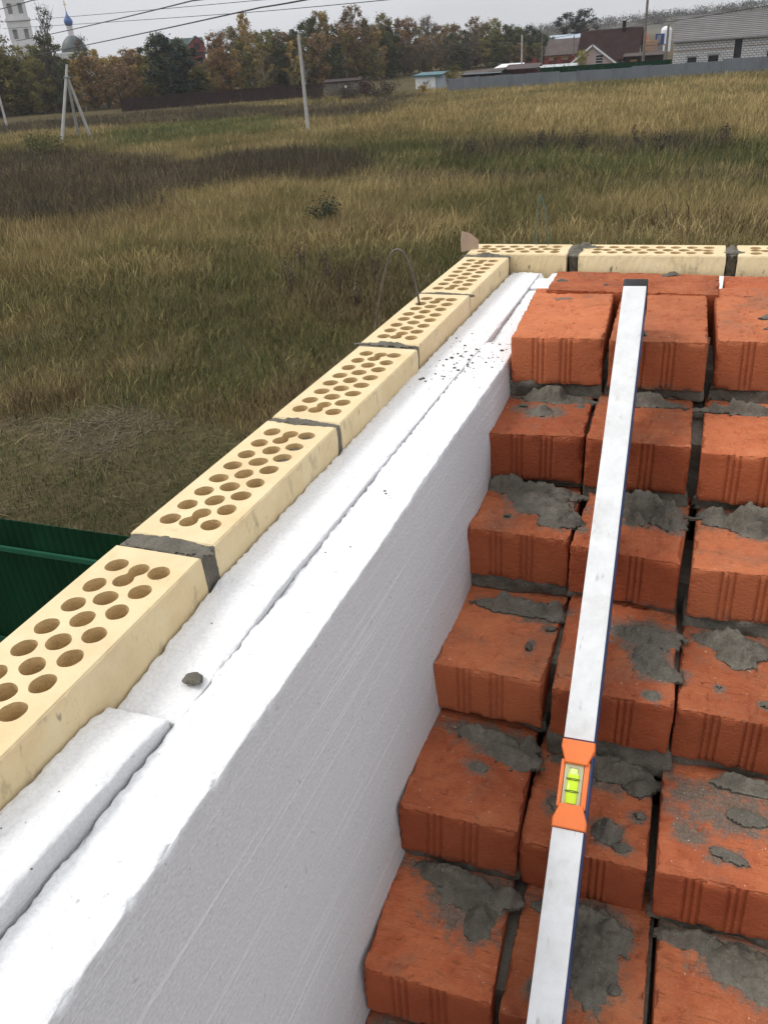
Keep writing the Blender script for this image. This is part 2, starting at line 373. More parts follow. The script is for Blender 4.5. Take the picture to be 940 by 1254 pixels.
def edgegrid(L, n, r):
    return np.unique(np.round(np.concatenate([[0, r * .3, r], np.linspace(r, L - r, n), [L - r, L - r * .3, L]]), 6))
# ---------------------------------------------------------------- the ground and what lies far off
def structure(o): o['kind'] = 'structure'; return o
def disc(name, R_, mat):
    rr = np.concatenate([[0.01], np.geomspace(4, R_, 40)]); th = np.linspace(0, 2 * np.pi, 97)[:-1]; V = []
    for r in rr: V += [(r * math.cos(t), r * math.sin(t), 0) for t in th]
    V = np.array(V); d = np.hypot(V[:, 0], V[:, 1])
    V[:, 2] = (fbm(np.stack([V[:, 0] * .05, V[:, 1] * .05, V[:, 0] * 0], 1), 4, 3) - .5) * np.clip((d - 9) / 60, 0, 1) * .5
    F = [(i * 96 + k, (i + 1) * 96 + k, (i + 1) * 96 + (k + 1) % 96, i * 96 + (k + 1) % 96) for i in range(40) for k in range(96)]
    return structure(link(name, mesh_np(name, V, F), mat, smooth=True))
disc('field_ground', 3200, 'soil')
def bearing(a, d):                      # a point at bearing a (degrees left of north) and distance d from the wall
    return (.2 - d * math.sin(R(a)), -1.5 + d * math.cos(R(a)))
def hill(name, a0, a1, d, prof, depth):
    n = 70; V = []
    for i in range(n):
        t = i / (n - 1); a = a0 + (a1 - a0) * t; h = np.interp(t, [p[0] for p in prof], [p[1] for p in prof]) * (1 + .12 * math.sin(i * .9) * math.sin(i * .23))
        for k, (dd, hh) in enumerate(((0, -.5), (.12, .25), (.3, .6), (.55, .92), (.75, 1.0), (1.0, .8))):
            x, y = bearing(a, d + dd * depth); V.append((x, y, max(-.5, h * hh)))
    F = [(i * 6 + k, (i + 1) * 6 + k, (i + 1) * 6 + k + 1, i * 6 + k + 1) for i in range(n - 1) for k in range(5)]
    return structure(link(name, mesh_np(name, V, F), 'hill', smooth=True))
hill('hills', 22, -28, 640, [(0, 2), (.25, 8), (.42, 12), (.55, 17), (.7, 20), (1, 24)], 420)

# vegetation patches, outlines in metres on the field
PATCH = {
 'weed_l': [(-62.3, 59.7), (-60.3, 63.5), (-47.6, 60.9), (-38.9, 57.2), (-29.6, 51.9), (-25.6, 48.8), (-25.2, 44.6), (-25.5, 40.5), (-28.9, 35.5), (-32.0, 31.8), (-33.3, 29.9)],
 'weed_m': [(-33.5, 55.4), (-30.3, 58.2), (-23.4, 55.9), (-19.5, 46.0), (-23.3, 44.1), (-28.7, 45.9)],
 'green_band': [(-29.8, 57.2), (-21.8, 61.8), (-12.9, 60.4), (-2.9, 56.9), (6.3, 56.8), (14, 55), (14, 44), (5.4, 45.4), (-2.1, 45.4), (-10.0, 46.5), (-18.2, 46.8), (-25.6, 48.8)],
 'track': [(-19.9, 47.0), (-10.0, 46.5), (-2.2, 45.7), (5.4, 45.6), (14, 45), (14, 41), (5.1, 42.0), (-1.9, 41.8), (-9.0, 42.1), (-18.5, 43.6)],
 'weed_r': [(-18.8, 60.1), (-12.1, 62.1), (-5.1, 60.1), (1.9, 54.9), (1.0, 50.9), (-10.1, 51.7), (-15.8, 52.1)],
 'green_strip': [(-59.4, 75.6), (-62.6, 87.4), (-56.8, 96.3), (-47.9, 98.4), (-37.7, 78.6), (-43.2, 71.0), (-49.1, 66.6)],
 'weed_far': [(-114.4, 113.0), (-111.7, 121.1), (-91.9, 119.1), (-69.5, 116.1), (-42.7, 106.9), (-50.6, 146.0), (-40.2, 130.8), (-31.7, 90.9), (-40.7, 89.4), (-55.4, 91.9), (-68.7, 89.6), (-80.9, 86.7), (-84.9, 82.9)],
 'gold': [(-33.4, 83.0), (-27.1, 100.5), (-15.1, 107.1), (-1.9, 116.1), (20, 113.2), (14, 59.6), (-3.1, 61.3), (-15.4, 66.1), (-23.9, 63.9)],
 'tan': [(-31.6, 28.2), (-27.9, 34.2), (-23.2, 40.8), (-17.0, 43.5), (-8.8, 41.1), (-1.9, 40.9), (14, 41.1), (10, 29.2), (-8.0, 28.9), (-9.3, 25.1), (-15.0, 27.3), (-19.3, 23.9), (-25.3, 21.7)],
 'red_stalk': [(-13.3, 23.7), (-11.3, 25.6), (-8.8, 23.6), (-7.9, 18.9), (-10.3, 19.4), (-12.1, 20.9)],
 'green_a': [(-20.0, 22.7), (-18.6, 23.9), (-16.4, 20.9), (-17.2, 19.6)],
 'green_b': [(-12.1, 15.7), (-10.9, 17.5), (-8.8, 18.1), (-7.5, 15.2), (-8.6, 13.0), (-10.0, 12.7)],
 'green_c': [(-13.8, 13.1), (-11.3, 14.0), (-9.2, 12.0), (-11.4, 11.2)],
 'mown': [(-15.2, 10.9), (-13.4, 11.0), (-10.9, 11.9), (-8.8, 12.1), (-7.6, 12.3), (-3, 11), (-3, 5), (-8.3, 5.2), (-18, 5.2), (-20, 9)],
}
def inside(P, poly):
    x, y = P[:, 0], P[:, 1]; r = np.zeros(len(P), bool); n = len(poly)
    for i in range(n):
        (x1, y1), (x2, y2) = poly[i], poly[(i + 1) % n]
        if y1 == y2: continue
        r ^= ((y1 > y) != (y2 > y)) & (x < (x2 - x1) * (y - y1) / (y2 - y1) + x1)
    return r
def grow_field():
    g = np.random.default_rng(5); N = 80000
    a = R(21.5) + g.uniform(-R(35), R(35), N)
    # distance so that the count per square metre falls as distance^-1.6
    lo, hi = 6.2 ** .4, 140 ** .4; d = (lo + g.random(N) * (hi - lo)) ** 2.5
    P = np.stack([.2 - d * np.sin(a), -1.5 + d * np.cos(a)], 1)
    keep = (P[:, 1] > 5.15) & ~((P[:, 0] > -3.6) & (d < 17)) & ~((P[:, 0] > 6) & (d < 30))
    P = P[keep]; d = d[keep]; N = len(P)
    Z = np.zeros(N); q3 = lambda f, o=0: np.stack([P[:, 0] * f, P[:, 1] * f, Z + o], 1)
    wq = P + (np.stack([fbm(q3(.25), 3, 1), fbm(q3(.25, 5), 3, 2)], 1) - .5) * np.clip(d[:, None] * .16, 1.2, 7)
    ins = {k: inside(wq, v) for k, v in PATCH.items()}
    n1 = fbm(q3(.16), 4, 11); n2 = fbm(q3(.55), 3, 12); n3 = g.random(N)
    lean = g.normal(0, .13, (N, 2)) + np.array([.06, -.02]) + (np.stack([fbm(q3(.3, 9), 2, 6), fbm(q3(.3, 3), 2, 8)], 1) - .5) * .22 + (np.stack([fbm(q3(.9, 9), 2, 26), fbm(q3(.9, 3), 2, 28)], 1) - .5) * .34
    tan, gold, olive, green, weed, redst, hay = [np.array(c) for c in ((.335, .262, .120), (.405, .305, .138), (.198, .174, .070), (.118, .132, .048), (.098, .080, .054), (.185, .135, .070), (.150, .128, .066))]
    near = sstep(34, 20, d)
    mixf = np.clip(sstep(.36, .62, n1 * .55 + n2 * .45) * .95 - near * .22, 0, 1)[:, None]
    col = olive * (1 - mixf) + tan * mixf
    ht = .33 + .20 * n2 - .12 * near; kind = np.zeros(N, int)          # 0 dry, 1 green, 2 weeds, 3 mown
    def put(mask, c, h, k, p=1.0):
        mm = mask & (n3 < p); col[mm] = c; ht[mm] = h if np.isscalar(h) else h[mm]; kind[mm] = k
    put(ins['tan'] & (n2 > .42), tan, .42, 0, .75)
    put(ins['gold'], gold, .5, 0, .8); put(ins['gold'] & (n2 < .40), olive * 1.1, .5, 0, .8)
    put(ins['weed_far'], weed * 1.1, .5, 2, .80)
    put(ins['green_strip'], green * 1.15, .3, 1, .9)
    put(ins['green_band'], green * .9, .45, 1, .72)
    put(ins['weed_r'], weed, .7, 2, .30); put(ins['weed_m'], weed * 1.0, .7, 2, .75)
    put(ins['weed_l'], weed, .62, 2, .66)
    put(ins['track'], weed * 1.25, .22, 2, .75)
    put(ins['red_stalk'], redst, .5, 2, .4)
    for k in ('green_a', 'green_b', 'green_c'): put(ins[k], green, .40, 1, .50)
    put((n1 < .36) & (kind == 0) & (d < 60), green * .9 + olive * .2, .38, 1, .42)
    put((n1 > .62) & (kind == 0) & (d < 45), redst * .9, .5, 2, .35)
    put(ins['mown'], hay, .10, 3); put(ins['mown'] & (n2 > .46), green * 1.05, .15, 1, .85); put(ins['mown'] & (n2 < .40), weed * 1.4, .10, 3, .9)
    ht = ht * np.clip(g.normal(1, .26, N), .5, 1.8) * (1 - .22 * near)
    col = col * np.clip(g.normal(1, .24, (N, 1)), .45, 1.7) * (.72 + .56 * n1[:, None]) * (1 - .12 * near[:, None])
    ht = np.where((kind == 2) & (np.hypot(P[:, 0] + 42, P[:, 1] - 131) < 11), ht * .25, ht)
    names = {0: ('tall_dry_grass', 'tall dry tan and olive grass covering the open field', 'dry grass'), 1: ('green_grass', 'patches of still green grass among the dry field grass', 'green grass'),
             2: ('brown_weeds', 'dark brown dead weeds in bands across the field', 'weeds'), 3: ('mown_grass', 'flattened mown hay beside the dark green fence', 'mown grass')}
    for k, (nm, lb, cat) in names.items():
        VV, FF, CCol, vo = [], [], [], 0
        for part in ('near', 'far'):
            ix = np.where((kind == k) & ((d < 34) if part == 'near' else (d >= 34)))[0]
            if not len(ix): continue
            nb = 9 if part == 'near' else 20
            T = np.repeat(ix, nb); M = len(T); sp = np.clip(d[T] * .013, .11, 1.1)
            bx = P[T, 0] + g.normal(0, 1, M) * sp; by = P[T, 1] + g.normal(0, 1, M) * sp
            h = ht[T] * np.clip(g.normal(1, .30, M), .3, 2.0)
            wd = np.clip(d[T] * (.00030 if part == 'near' else .00040), .0032, .05) * g.uniform(.6, 1.3, M)
            th = g.uniform(0, np.pi, M); ux, uy = np.cos(th), np.sin(th)
            ln = lean[T] + g.normal(0, .26, (M, 2)); bend = g.uniform(.3, 1.0, (M, 1))
            if k == 3: ln = g.normal(0, 2.2, (M, 2)); wd = wd * 1.4
            p0 = np.stack([bx, by, np.zeros(M) - .02], 1); p1 = p0 + np.stack([ln[:, 0] * h * .35, ln[:, 1] * h * .35, h * .58], 1)
            p2 = p0 + np.stack([ln[:, 0] * h * (.8 + bend[:, 0] * .5), ln[:, 1] * h * (.8 + bend[:, 0] * .5), h * (1 - .12 * bend[:, 0])], 1)
            u = np.stack([ux * wd, uy * wd, 0 * wd], 1); head = np.where(g.random((M, 1)) < (.5 if k == 2 else .14), 1.9, .9)
            if part == 'near':
                V = np.stack([p0 - u * .7, p0 + u * .7, p1 + u * head, p1 - u * head, p2], 1); nv = 5
                b5 = np.arange(M) * 5 + vo; F = np.concatenate([np.stack([b5, b5 + 1, b5 + 2], 1), np.stack([b5, b5 + 2, b5 + 3], 1), np.stack([b5 + 3, b5 + 2, b5 + 4], 1)])
            else:
                V = np.stack([p0 - u, p0 + u, p2], 1); nv = 3; b5 = np.arange(M) * 3 + vo; F = np.stack([b5, b5 + 1, b5 + 2], 1)
            cc = col[T] * np.clip(g.normal(1, .22, (M, 1)), .45, 1.8); c4 = np.ones((M, nv, 4), np.float32); c4[:, :, :3] = cc[:, None, :]
            VV.append(V.reshape(-1, 3)); FF.append(F); CCol.append(c4.reshape(-1, 4)); vo += M * nv
        me = mesh_np(nm, np.concatenate(VV), np.concatenate(FF)); at = me.color_attributes.new('tint', 'FLOAT_COLOR', 'POINT'); at.data.foreach_set('color', np.concatenate(CCol).ravel())
        o = link(nm, me, 'grass'); tag(o, lb, cat, kind='stuff')
grow_field()

# ---------------------------------------------------------------- shrubs and trees
def leaf_cloud(centres, radii, n, size, seed, flat=1.0):
    g = np.random.default_rng(seed); ci = g.integers(0, len(centres), n); c = np.array(centres)[ci]; r = np.array(radii)[ci][:, None]
    off = g.normal(0, .48, (n, 3)); off[:, 2] *= flat; p = c + off * r
    a = g.normal(0, 1, (n, 3)); a /= np.linalg.norm(a, axis=1, keepdims=True); b = np.cross(a, g.normal(0, 1, (n, 3))); b /= np.linalg.norm(b, axis=1, keepdims=True)
    s = size * g.uniform(.55, 1.35, (n, 1)); V = np.stack([p - a * s * .5, p + b * s * .32, p + a * s * .5, p - b * s * .32], 1).reshape(-1, 3)
    F = np.arange(n * 4).reshape(-1, 4)
    tone = np.repeat(np.clip(.45 + .25 * (np.array(g.random(len(centres)))[ci] - .5) * 2 + g.normal(0, .14, n), 0, 1), 4)
    return V, F, tone
def crown_mesh(name, V, F, tone):
    me = mesh_np(name, V, F); at = me.attributes.new('tint', 'FLOAT', 'POINT'); at.data.foreach_set('value', tone.astype(np.float32)); return me
def tree_proto(seed, kind):
    """unit tree 10 m tall: trunk mesh and crown mesh"""
    g = random.Random(seed); H = 10.0; mb = MB()
    prm = {'birch': (2.6, .10, 4200, .26, 46), 'broad': (3.6, .08, 5200, .28, 60), 'dark': (3.3, .05, 5200, .28, 56), 'bare': (2.6, .12, 1500, .24, 40)}[kind]
    cw, z0, n, ls, nc = prm
    lean = (g.uniform(-.3, .3), g.uniform(-.3, .3)); top = Vector((lean[0], lean[1], H * .95))
    tr = [Vector((lean[0] * t * t + .12 * math.sin(t * 5 + seed), lean[1] * t * t + .1 * math.cos(t * 4 + seed), H * .95 * t)) for t in (0, .2, .4, .6, .8, 1)]
    mb.tube(tr, [.17, .14, .11, .08, .05, .015], 6)
    cs, rs = [], []
    for i in range(nc):
        t = z0 + (1 - z0) * ((i + g.random()) / nc); q = g.uniform(0, 6.28)
        w_ = cw * {'birch': math.sin(math.pi * min(1, (1 - t) * .8 + .12)), 'broad': math.sqrt(max(.05, 1 - ((t - .55) / .5) ** 2)), 'dark': math.sqrt(max(.04, 1 - ((t - .42) / .6) ** 2)), 'bare': math.sqrt(max(.05, 1 - ((t - .62) / .42) ** 2))}[kind]
        rr = w_ * math.sqrt(g.random()) * .85
        base = tr[min(5, int(t * 5))].copy(); c = Vector((base.x + rr * math.cos(q), base.y + rr * math.sin(q), H * min(t, .98)))
        cs.append(tuple(c)); rs.append(g.uniform(.55, 1.0) * (.62 if kind == 'birch' else .8))
        st = base.lerp(Vector((base.x, base.y, H * t)), 1.0); st.z = max(1.0, c.z - rr * .9 - .3)
        k = min(.98, st.z / (H * .95)) * 5; a = tr[int(k)].lerp(tr[min(5, int(k) + 1)], k - int(k))
        mid = a.lerp(c, .55) + Vector((0, 0, -.15)); mb.tube([a, mid, c], [.06, .04, .012], 4)
        if kind == 'bare':
            for _ in range(5):
                e = c + Vector((g.uniform(-.9, .9), g.uniform(-.9, .9), g.uniform(.1, 1.2))); mb.tube([mid.lerp(c, g.random()), e], [.025, .008], 3)
    V, F, tn = leaf_cloud(cs, rs, n, ls, seed, .85)
    return mb.mesh('trunk'), crown_mesh('crown', V, F, tn)
KINDS = {}
for ki, k in enumerate(('birch', 'broad', 'dark', 'bare')):
    KINDS[k] = [tree_proto(31 * ki + s, k) for s in range(3)]
TREETYPE = {'amber': ('birch', 'birch_tree', [(.33, .225, .078), (.27, .195, .072), (.38, .275, .085), (.24, .19, .07)], 'amber birch'),
            'rust': ('broad', 'broadleaf_tree', [(.215, .140, .074), (.19, .130, .070), (.24, .148, .072)], 'rust brown tree'),
            'olive': ('broad', 'broadleaf_tree', [(.160, .148, .055), (.19, .165, .060), (.140, .140, .055)], 'olive green tree'),
            'dark': ('dark', 'dark_tree', [(.060, .072, .038), (.070, .080, .040), (.085, .088, .042)], 'dark green tree'),
            'bare': ('bare', 'bare_tree', [(.16, .125, .085), (.14, .112, .085)], 'half bare tree')}
def plant_tree(x, y, h, typ, label=None, group=None, colour=None, wide=1.0, cat='tree'):
    pk, nm, cols, desc = TREETYPE[typ]; tm, cm = rng.choice(KINDS[pk]); h *= rng.choice((.86, .95, 1.0, 1.0, 1.08, 1.16)); s = h / 10.0
    t = thing(nm, (x, y, -.05), label, cat, group, rng.uniform(0, 6.28)); sw = s ** .6 * wide * rng.uniform(.9, 1.15); t.scale = (sw, sw, s)
    link('trunk', tm, 'birchbark' if pk == 'birch' else 'bark', t); c = link('crown', cm, 'leaf', t); q = colour or rng.choice(cols); v = rng.uniform(.85, 1.15); c.color = (q[0] * v, q[1] * v, q[2] * v, 1)
    return t
TREES = [(-118.5,119.6,9.2,'dark'), (-123.5,126.1,12.1,'bare'), (-127.8,130.7,13.8,'olive'), (-119.5,124.5,9.1,'bare'), (-123.8,128.4,12.8,'olive'), (-126.7,132.6,12.8,'bare'), (-116.7,122.9,9.5,'olive'), (-122,130.1,13.4,'bare'), (-127.3,136.3,14.4,'bare'), (-116.3,126.2,9.3,'olive'), (-118.9,129.7,13.1,'bare'), (-124.7,137,13.6,'bare'), (-112.9,124.5,11.3,'olive'), (-120.6,134,13.8,'bare'), (-123.7,139.6,13.7,'bare'), (-112,126.3,10.9,'olive'), (-115.3,131.5,14.2,'dark'), (-118.8,137,14.2,'dark'), (-111.7,129.3,10.3,'olive'), (-113.1,132.3,13.6,'olive'), (-119.8,141.4,12.8,'olive'), (-106.6,126.6,8.8,'olive'), (-111.1,133.1,12.8,'dark'), (-116.6,140.6,13.4,'olive'), (-105.8,128.1,9.7,'bare'), (-108.7,132.8,12.5,'olive'), (-113.6,141.6,12.2,'dark'), (-102.5,128.1,10.4,'dark'), (-108.6,136.3,11.2,'olive'), (-112,142.1,11,'olive'), (-99.7,128.7,7.6,'amber'), (-106.2,136.8,9.5,'amber'), (-109.4,143,9.4,'olive'), (-98.2,129.9,8.1,'rust'), (-105.1,138.2,8.7,'bare'), (-109.3,144.6,9.8,'bare'), (-97.2,131.6,5.9,'bare'), (-102,137.5,9.2,'amber'), (-105.9,144.4,8.9,'rust'), (-93.7,130.2,6.2,'rust'), (-100.1,139.1,8,'amber'), (-103.5,144.2,8.1,'olive'), (-94.3,133.6,6.2,'rust'), (-96.2,138.5,8.1,'rust'), (-98.7,143,8.2,'rust'), (-93.4,135.5,5.8,'amber'), (-95.2,139.8,7.9,'amber'), (-98.5,145.7,8.9,'dark'), (-90.5,136.7,6.6,'olive'), (-94,142.5,8.2,'olive'), (-97.2,148,9.6,'amber'), (-88.4,137.2,7.1,'dark'), (-94.4,145.7,9.4,'dark'), (-97,150.4,8.6,'amber'), (-87.6,138.1,6.5,'dark'), (-92.1,147.7,7.9,'olive'), (-96.2,155,9.3,'dark'), (-87,140.7,5.5,'amber'), (-90.3,149.1,7.3,'olive'), (-92.5,153.5,8.3,'olive'), (-84.8,143.1,6.4,'olive'), (-87.8,148.5,7.3,'amber'), (-91.6,155.5,8.7,'olive'), (-85.2,148.2,7.1,'amber'), (-86.9,151.9,9.9,'bare'), (-89,156.8,11.1,'amber'), (-83.9,148,7.9,'rust'), (-85.5,151.6,10.3,'rust'), (-88.5,158.5,10.7,'bare'), (-81.5,150.4,8.7,'amber'), (-84.7,156.6,11,'bare'), (-86.4,160.6,11.9,'olive'), (-81.2,152.3,8.8,'olive'), (-82.6,156.8,11.4,'amber'), (-86.7,165.9,12.2,'bare'), (-78,153,8.1,'amber'), (-81.4,161.4,10,'olive'), (-83.9,165.8,10.8,'olive'), (-78.9,159.3,7.6,'bare'), (-81.4,166.2,10.1,'dark'), (-84.7,172.8,9.7,'dark'), (-77.6,162.8,7.8,'dark'), (-79.6,166.6,9.8,'rust'), (-82,174.7,10.8,'rust'), (-76.5,163,8.5,'amber'), (-79.9,172,10.2,'dark'), (-80.6,175,11.4,'dark'), (-75.4,166.1,8.1,'amber'), (-76.3,172.8,11.2,'dark'), (-79.8,179.8,12,'dark'), (-73.9,169.8,8.5,'rust'), (-75.9,175.7,11.2,'amber'), (-77.5,183.7,11.2,'amber'), (-71,171.1,7.9,'dark'), (-75.4,181.3,11.9,'dark'), (-76.7,189.3,11.4,'amber'), (-71.2,177.8,7.9,'amber'), (-72,181,11.9,'rust'), (-76.3,191.7,12.1,'rust'), (-69.9,179,9.4,'rust'), (-72.2,186.2,11.8,'rust'), (-73.4,193.9,11,'dark'), (-66.5,181,7,'olive'), (-70.6,192.5,11.6,'rust'), (-71.8,199.5,11,'olive'), (-67,185.8,7.7,'amber'), (-69.1,196.1,11.3,'olive'), (-70.7,200,10.2,'rust'), (-65.7,188.5,8.4,'dark'), (-68.1,196.9,11.2,'dark'), (-69.9,208.1,9.7,'rust'), (-65.1,197.3,6.6,'bare'), (-66.5,201.1,10.2,'rust'), (-69.1,213.2,9.9,'dark'), (-64.1,198,6.8,'bare'), (-66.6,206.8,10.4,'rust'), (-66.2,212.3,10,'olive'), (-61.9,200.9,6.5,'bare'), (-63.6,209.1,9.7,'bare'), (-65.7,218.8,10.1,'bare'), (-61.1,202.8,7.5,'rust'), (-63.3,213,10.2,'bare'), (-63.6,221.4,11,'rust'), (-58.1,205.6,6.1,'bare'), (-61.1,214.3,9.2,'amber'), (-61.4,223.3,8.9,'olive'), (-57.5,209.2,7.5,'dark'), (-59.1,216.4,9.8,'rust'), (-60.6,226.6,8,'olive'), (-55.4,214,6.3,'dark'), (-56.5,219.9,9.5,'dark'), (-57.5,228.2,8.9,'rust'), (-53.5,211.6,6.2,'bare'), (-54.5,220.7,9.1,'rust'), (-55.5,230.2,8.8,'rust'), (-51,217.3,6.2,'olive'), (-52.3,224.3,9.3,'olive'), (-53.1,235.2,8.8,'olive'), (-49.8,218.8,6.4,'dark'), (-50.3,223.6,7.7,'olive'), (-51.1,234.3,9.1,'olive'), (-47.9,222.4,5.3,'olive'), (-48.7,230.7,8.6,'dark'), (-47.5,233.1,8,'olive'), (-44.2,222.4,5.4,'rust'), (-45.6,227.2,7.5,'dark'), (-46.4,236.6,8.9,'dark'), (-43.3,227.3,5.7,'dark'), (-43.3,229.3,8.1,'dark'), (-43.2,239.6,7,'dark'), (-40.8,226.3,4.3,'olive'), (-41.5,235.1,6.5,'dark'), (-41.7,239.9,6.4,'dark'), (-37.8,227.6,4.3,'rust'), (-39.2,236.8,5.3,'olive')]
ZONES = [(41.2, 'left of the bell tower'), (39.0, 'between the bell tower and the three legged pole'), (36.8, 'behind the three legged pole'), (34.6, 'right of the three legged pole below the pale building'),
         (32.4, 'beside the round evergreen'), (30.2, 'below the red building with green roof'), (27.8, 'right of the red building'), (25.6, 'left of the lone field pole'), (23.4, 'behind the lone field pole'),
         (21.2, 'behind the grey wooden shed'), (19.2, 'left of the distant pale pole'), (17.2, 'right of the distant pale pole'), (15.2, 'above the white shed'), (13.0, 'above the low sheds'), (-90, 'left of the red pillar fence')]
for x, y, h, typ in TREES:
    az = math.degrees(math.atan2(.2 - x, y + 1.5)); h = min(h, 9.0 if 39.1 < az < 41.6 else 7.8 if 36.9 < az < 38.5 else 5.6 if 29.8 < az < 31.1 else 99); where = next(z for a, z in ZONES if az > a)
    far = math.hypot(x, y); size = 'tall' if h > 11.8 else 'mid height' if h > 9.3 else 'low'
    desc = TREETYPE[typ][3]
    plant_tree(x, y, h, typ, f'{size} {desc} {where}', f'{size} {typ} trees {where}')
plant_tree(-105.1, 129.3, 13.6, 'bare', 'tall loose dark tree standing above the others beside the blue church dome', colour=(.055, .052, .032), wide=.62)
plant_tree(-85.3, 133.7, 9.3, 'dark', 'round dark evergreen in front of the red building with green roof', colour=(.022, .034, .026), wide=1.35)
plant_tree(-87.0, 141.0, 9.0, 'dark', 'dark evergreen close behind the round evergreen near the red building', colour=(.026, .036, .026), wide=1.3)
plant_tree(-44.0, 295.2, 11.0, 'dark', 'left of two dark rounded trees on the skyline above the brown house roof', colour=(.030, .038, .024), wide=1.35)
plant_tree(-38.9, 295.9, 12.2, 'dark', 'right and taller of two dark rounded trees on the skyline above the brown house roof', colour=(.030, .038, .024), wide=1.35)
plant_tree(-19.4, 146.2, 3.9, 'olive', 'small yellow green tree growing in front of the pink gable house', colour=(.27, .25, .06), wide=.72)

def shrub(name, x, y, h, wd, col, label, n=500, size=.12, seed=1, group=None, stems=9, cat='shrub'):
    g = random.Random(seed); t = thing(name, (x, y, 0), label, cat, group); mb = MB(); cs = []; rs = []
    for i in range(stems):
        q = g.uniform(0, 6.28); r = wd * math.sqrt(g.random()) * .8; e = Vector((r * math.cos(q), r * math.sin(q), h * g.uniform(.55, .95)))
        mb.tube([(e.x * .2, e.y * .2, -.03), (e.x * .6, e.y * .6, e.z * .6), e], [.015 * h + .004, .01 * h + .003, .003], 4)
        for f in (.45, .75, 1): cs.append((e.x * f, e.y * f, e.z * f)); rs.append(wd * .38)
    V, F, tn = leaf_cloud(cs, rs, n, size, seed); V[:, 2] = np.maximum(V[:, 2], .02)
    mb.obj('stem', 'bark', t); c = link('crown', crown_mesh('crown', V, F, tn), 'leaf', t); c.color = (*col, 1); return t
shrub('shrub', -15.0, 32.6, 1.0, .75, (.045, .055, .032), 'lone dark green bush standing in the pale grass of the field', 900, .10, 3)
shrub('shrub', -35.2, 127.6, 3.4, 1.2, (.12, .105, .03), 'olive bush in front of the white shed with teal roof', 900, .22, 5)
shrub('shrub', -39.0, 126.5, 1.0, 1.3, (.28, .18, .03), 'low golden yellow bush at the foot of the white shed', 500, .2, 6)
shrub('shrub', -33.6, 126.0, 2.2, 1.3, (.17, .12, .035), 'small yellow brown bush at the left end of the grey fence', 500, .2, 7)
for i, (x, y, h, wd) in enumerate(((-46.5, 121.5, 2.3, 2.6), (-43.6, 123.8, 2.0, 2.2), (-49.5, 120.5, 1.8, 2.4), (-53.0, 119.5, 1.6, 2.2), (-47.0, 117.0, 1.5, 2.4), (-44.0, 119.5, 1.6, 2.0))):
    shrub('shrub', x, y, h, wd, (.060, .046, .034), 'dark leafless thicket bush in front of the grey wooden shed', 700, .2, 20 + i, 'dark thicket bushes by the wooden shed')
for i, (x, y) in enumerate(((-52.5, 61.0), (-57.0, 66.0), (-55.5, 63.5), (-59.5, 68.0))):
    shrub('shrub', x, y, 1.2, 1.7, (.10, .10, .036), 'low olive tussock on the grass near the three legged pole', 700, .16, 40 + i, 'olive tussocks near the three legged pole')
# tall dead weed stalks that stand out one by one
for i, (x, y, h) in enumerate(((-9.9, 21.9, 1.1), (-10.8, 23.1, 1.2), (-8.9, 20.6, 1.0), (-11.6, 22.0, 1.1), (-9.2, 23.2, 1.15), (-12.4, 24.6, 1.2))):
    shrub('weed_plant', x, y, h, .32, (.085, .055, .038), 'tall dead red brown weed behind the cream brick row', 220, .05, 60 + i, 'tall dead weeds behind the cream brick row', 6, 'weed')
for i, (x, y, h) in enumerate(((-6.9, 53.0, 1.5), (-3.6, 54.2, 1.7), (-2.2, 52.6, 1.3), (-9.6, 54.6, 1.4), (-13.8, 53.6, 1.3), (1.2, 55.0, 1.4))):
    shrub('weed_plant', x, y, h, .6, (.062, .050, .034), 'dark dead weed standing above the green band of the field', 260, .1, 80 + i, 'dark weeds along the green band', 7, 'weed')
# woods on the far hill, one mass
def far_woods():
    g = random.Random(9); cs = []; rs = []
    for i in range(900):
        t = g.random() ** .8; a = 12 - 34 * t; d = 640 + 420 * g.uniform(.2, .8); x, y = bearing(a, d)
        hh = np.interp((22 - a) / 50, [0, .25, .42, .55, .7, 1], [2, 8, 12, 17, 20, 24]) * np.interp((d - 640) / 420, [0, .12, .3, .55, .75, 1], [0, .25, .6, .92, 1, .8])
        for _ in range(2): cs.append((x + g.uniform(-8, 8), y + g.uniform(-4, 4), hh + g.uniform(.5, 3.5))); rs.append(g.uniform(2.5, 5.5))
    V, F, tn = leaf_cloud(cs, rs, 60000, 1.0, 4, .8); o = link('far_woods', crown_mesh('far_woods', V, F, tn), 'leaf'); o.color = (.065, .058, .046, 1)
    tag(o, 'distant bluish brown woods on the hill behind the houses', 'woods', kind='stuff')
far_woods()
# ---------------------------------------------------------------- fences
def corrugated(w_, h, pitch, depth, t=.012):
    """one profiled sheet, standing on z = 0, from x = 0 to w_"""
    xs = []; x = 0.0
    while x < w_ - 1e-6:
        for f, y in ((0, 0), (.30, 0), (.42, depth), (.72, depth), (.84, 0)): 
            if x + f * pitch <= w_: xs.append((x + f * pitch, y))
        x += pitch
    xs.append((w_, 0)); n = len(xs); mb = MB()
    mb.add([(a, b, 0) for a, b in xs] + [(a, b, h) for a, b in xs] + [(a, b + t, 0) for a, b in xs] + [(a, b + t, h) for a, b in xs],
        [(i, i + 1, n + i + 1, n + i) for i in range(n - 1)] + [(2 * n + i + 1, 2 * n + i, 3 * n + i, 3 * n + i + 1) for i in range(n - 1)] +
        [(n + i, n + i + 1, 3 * n + i + 1, 3 * n + i) for i in range(n - 1)] + [(0, n, 3 * n, 2 * n), (n - 1, 3 * n - 1, 4 * n - 1, 2 * n - 1)])
    return mb.mesh('panel')
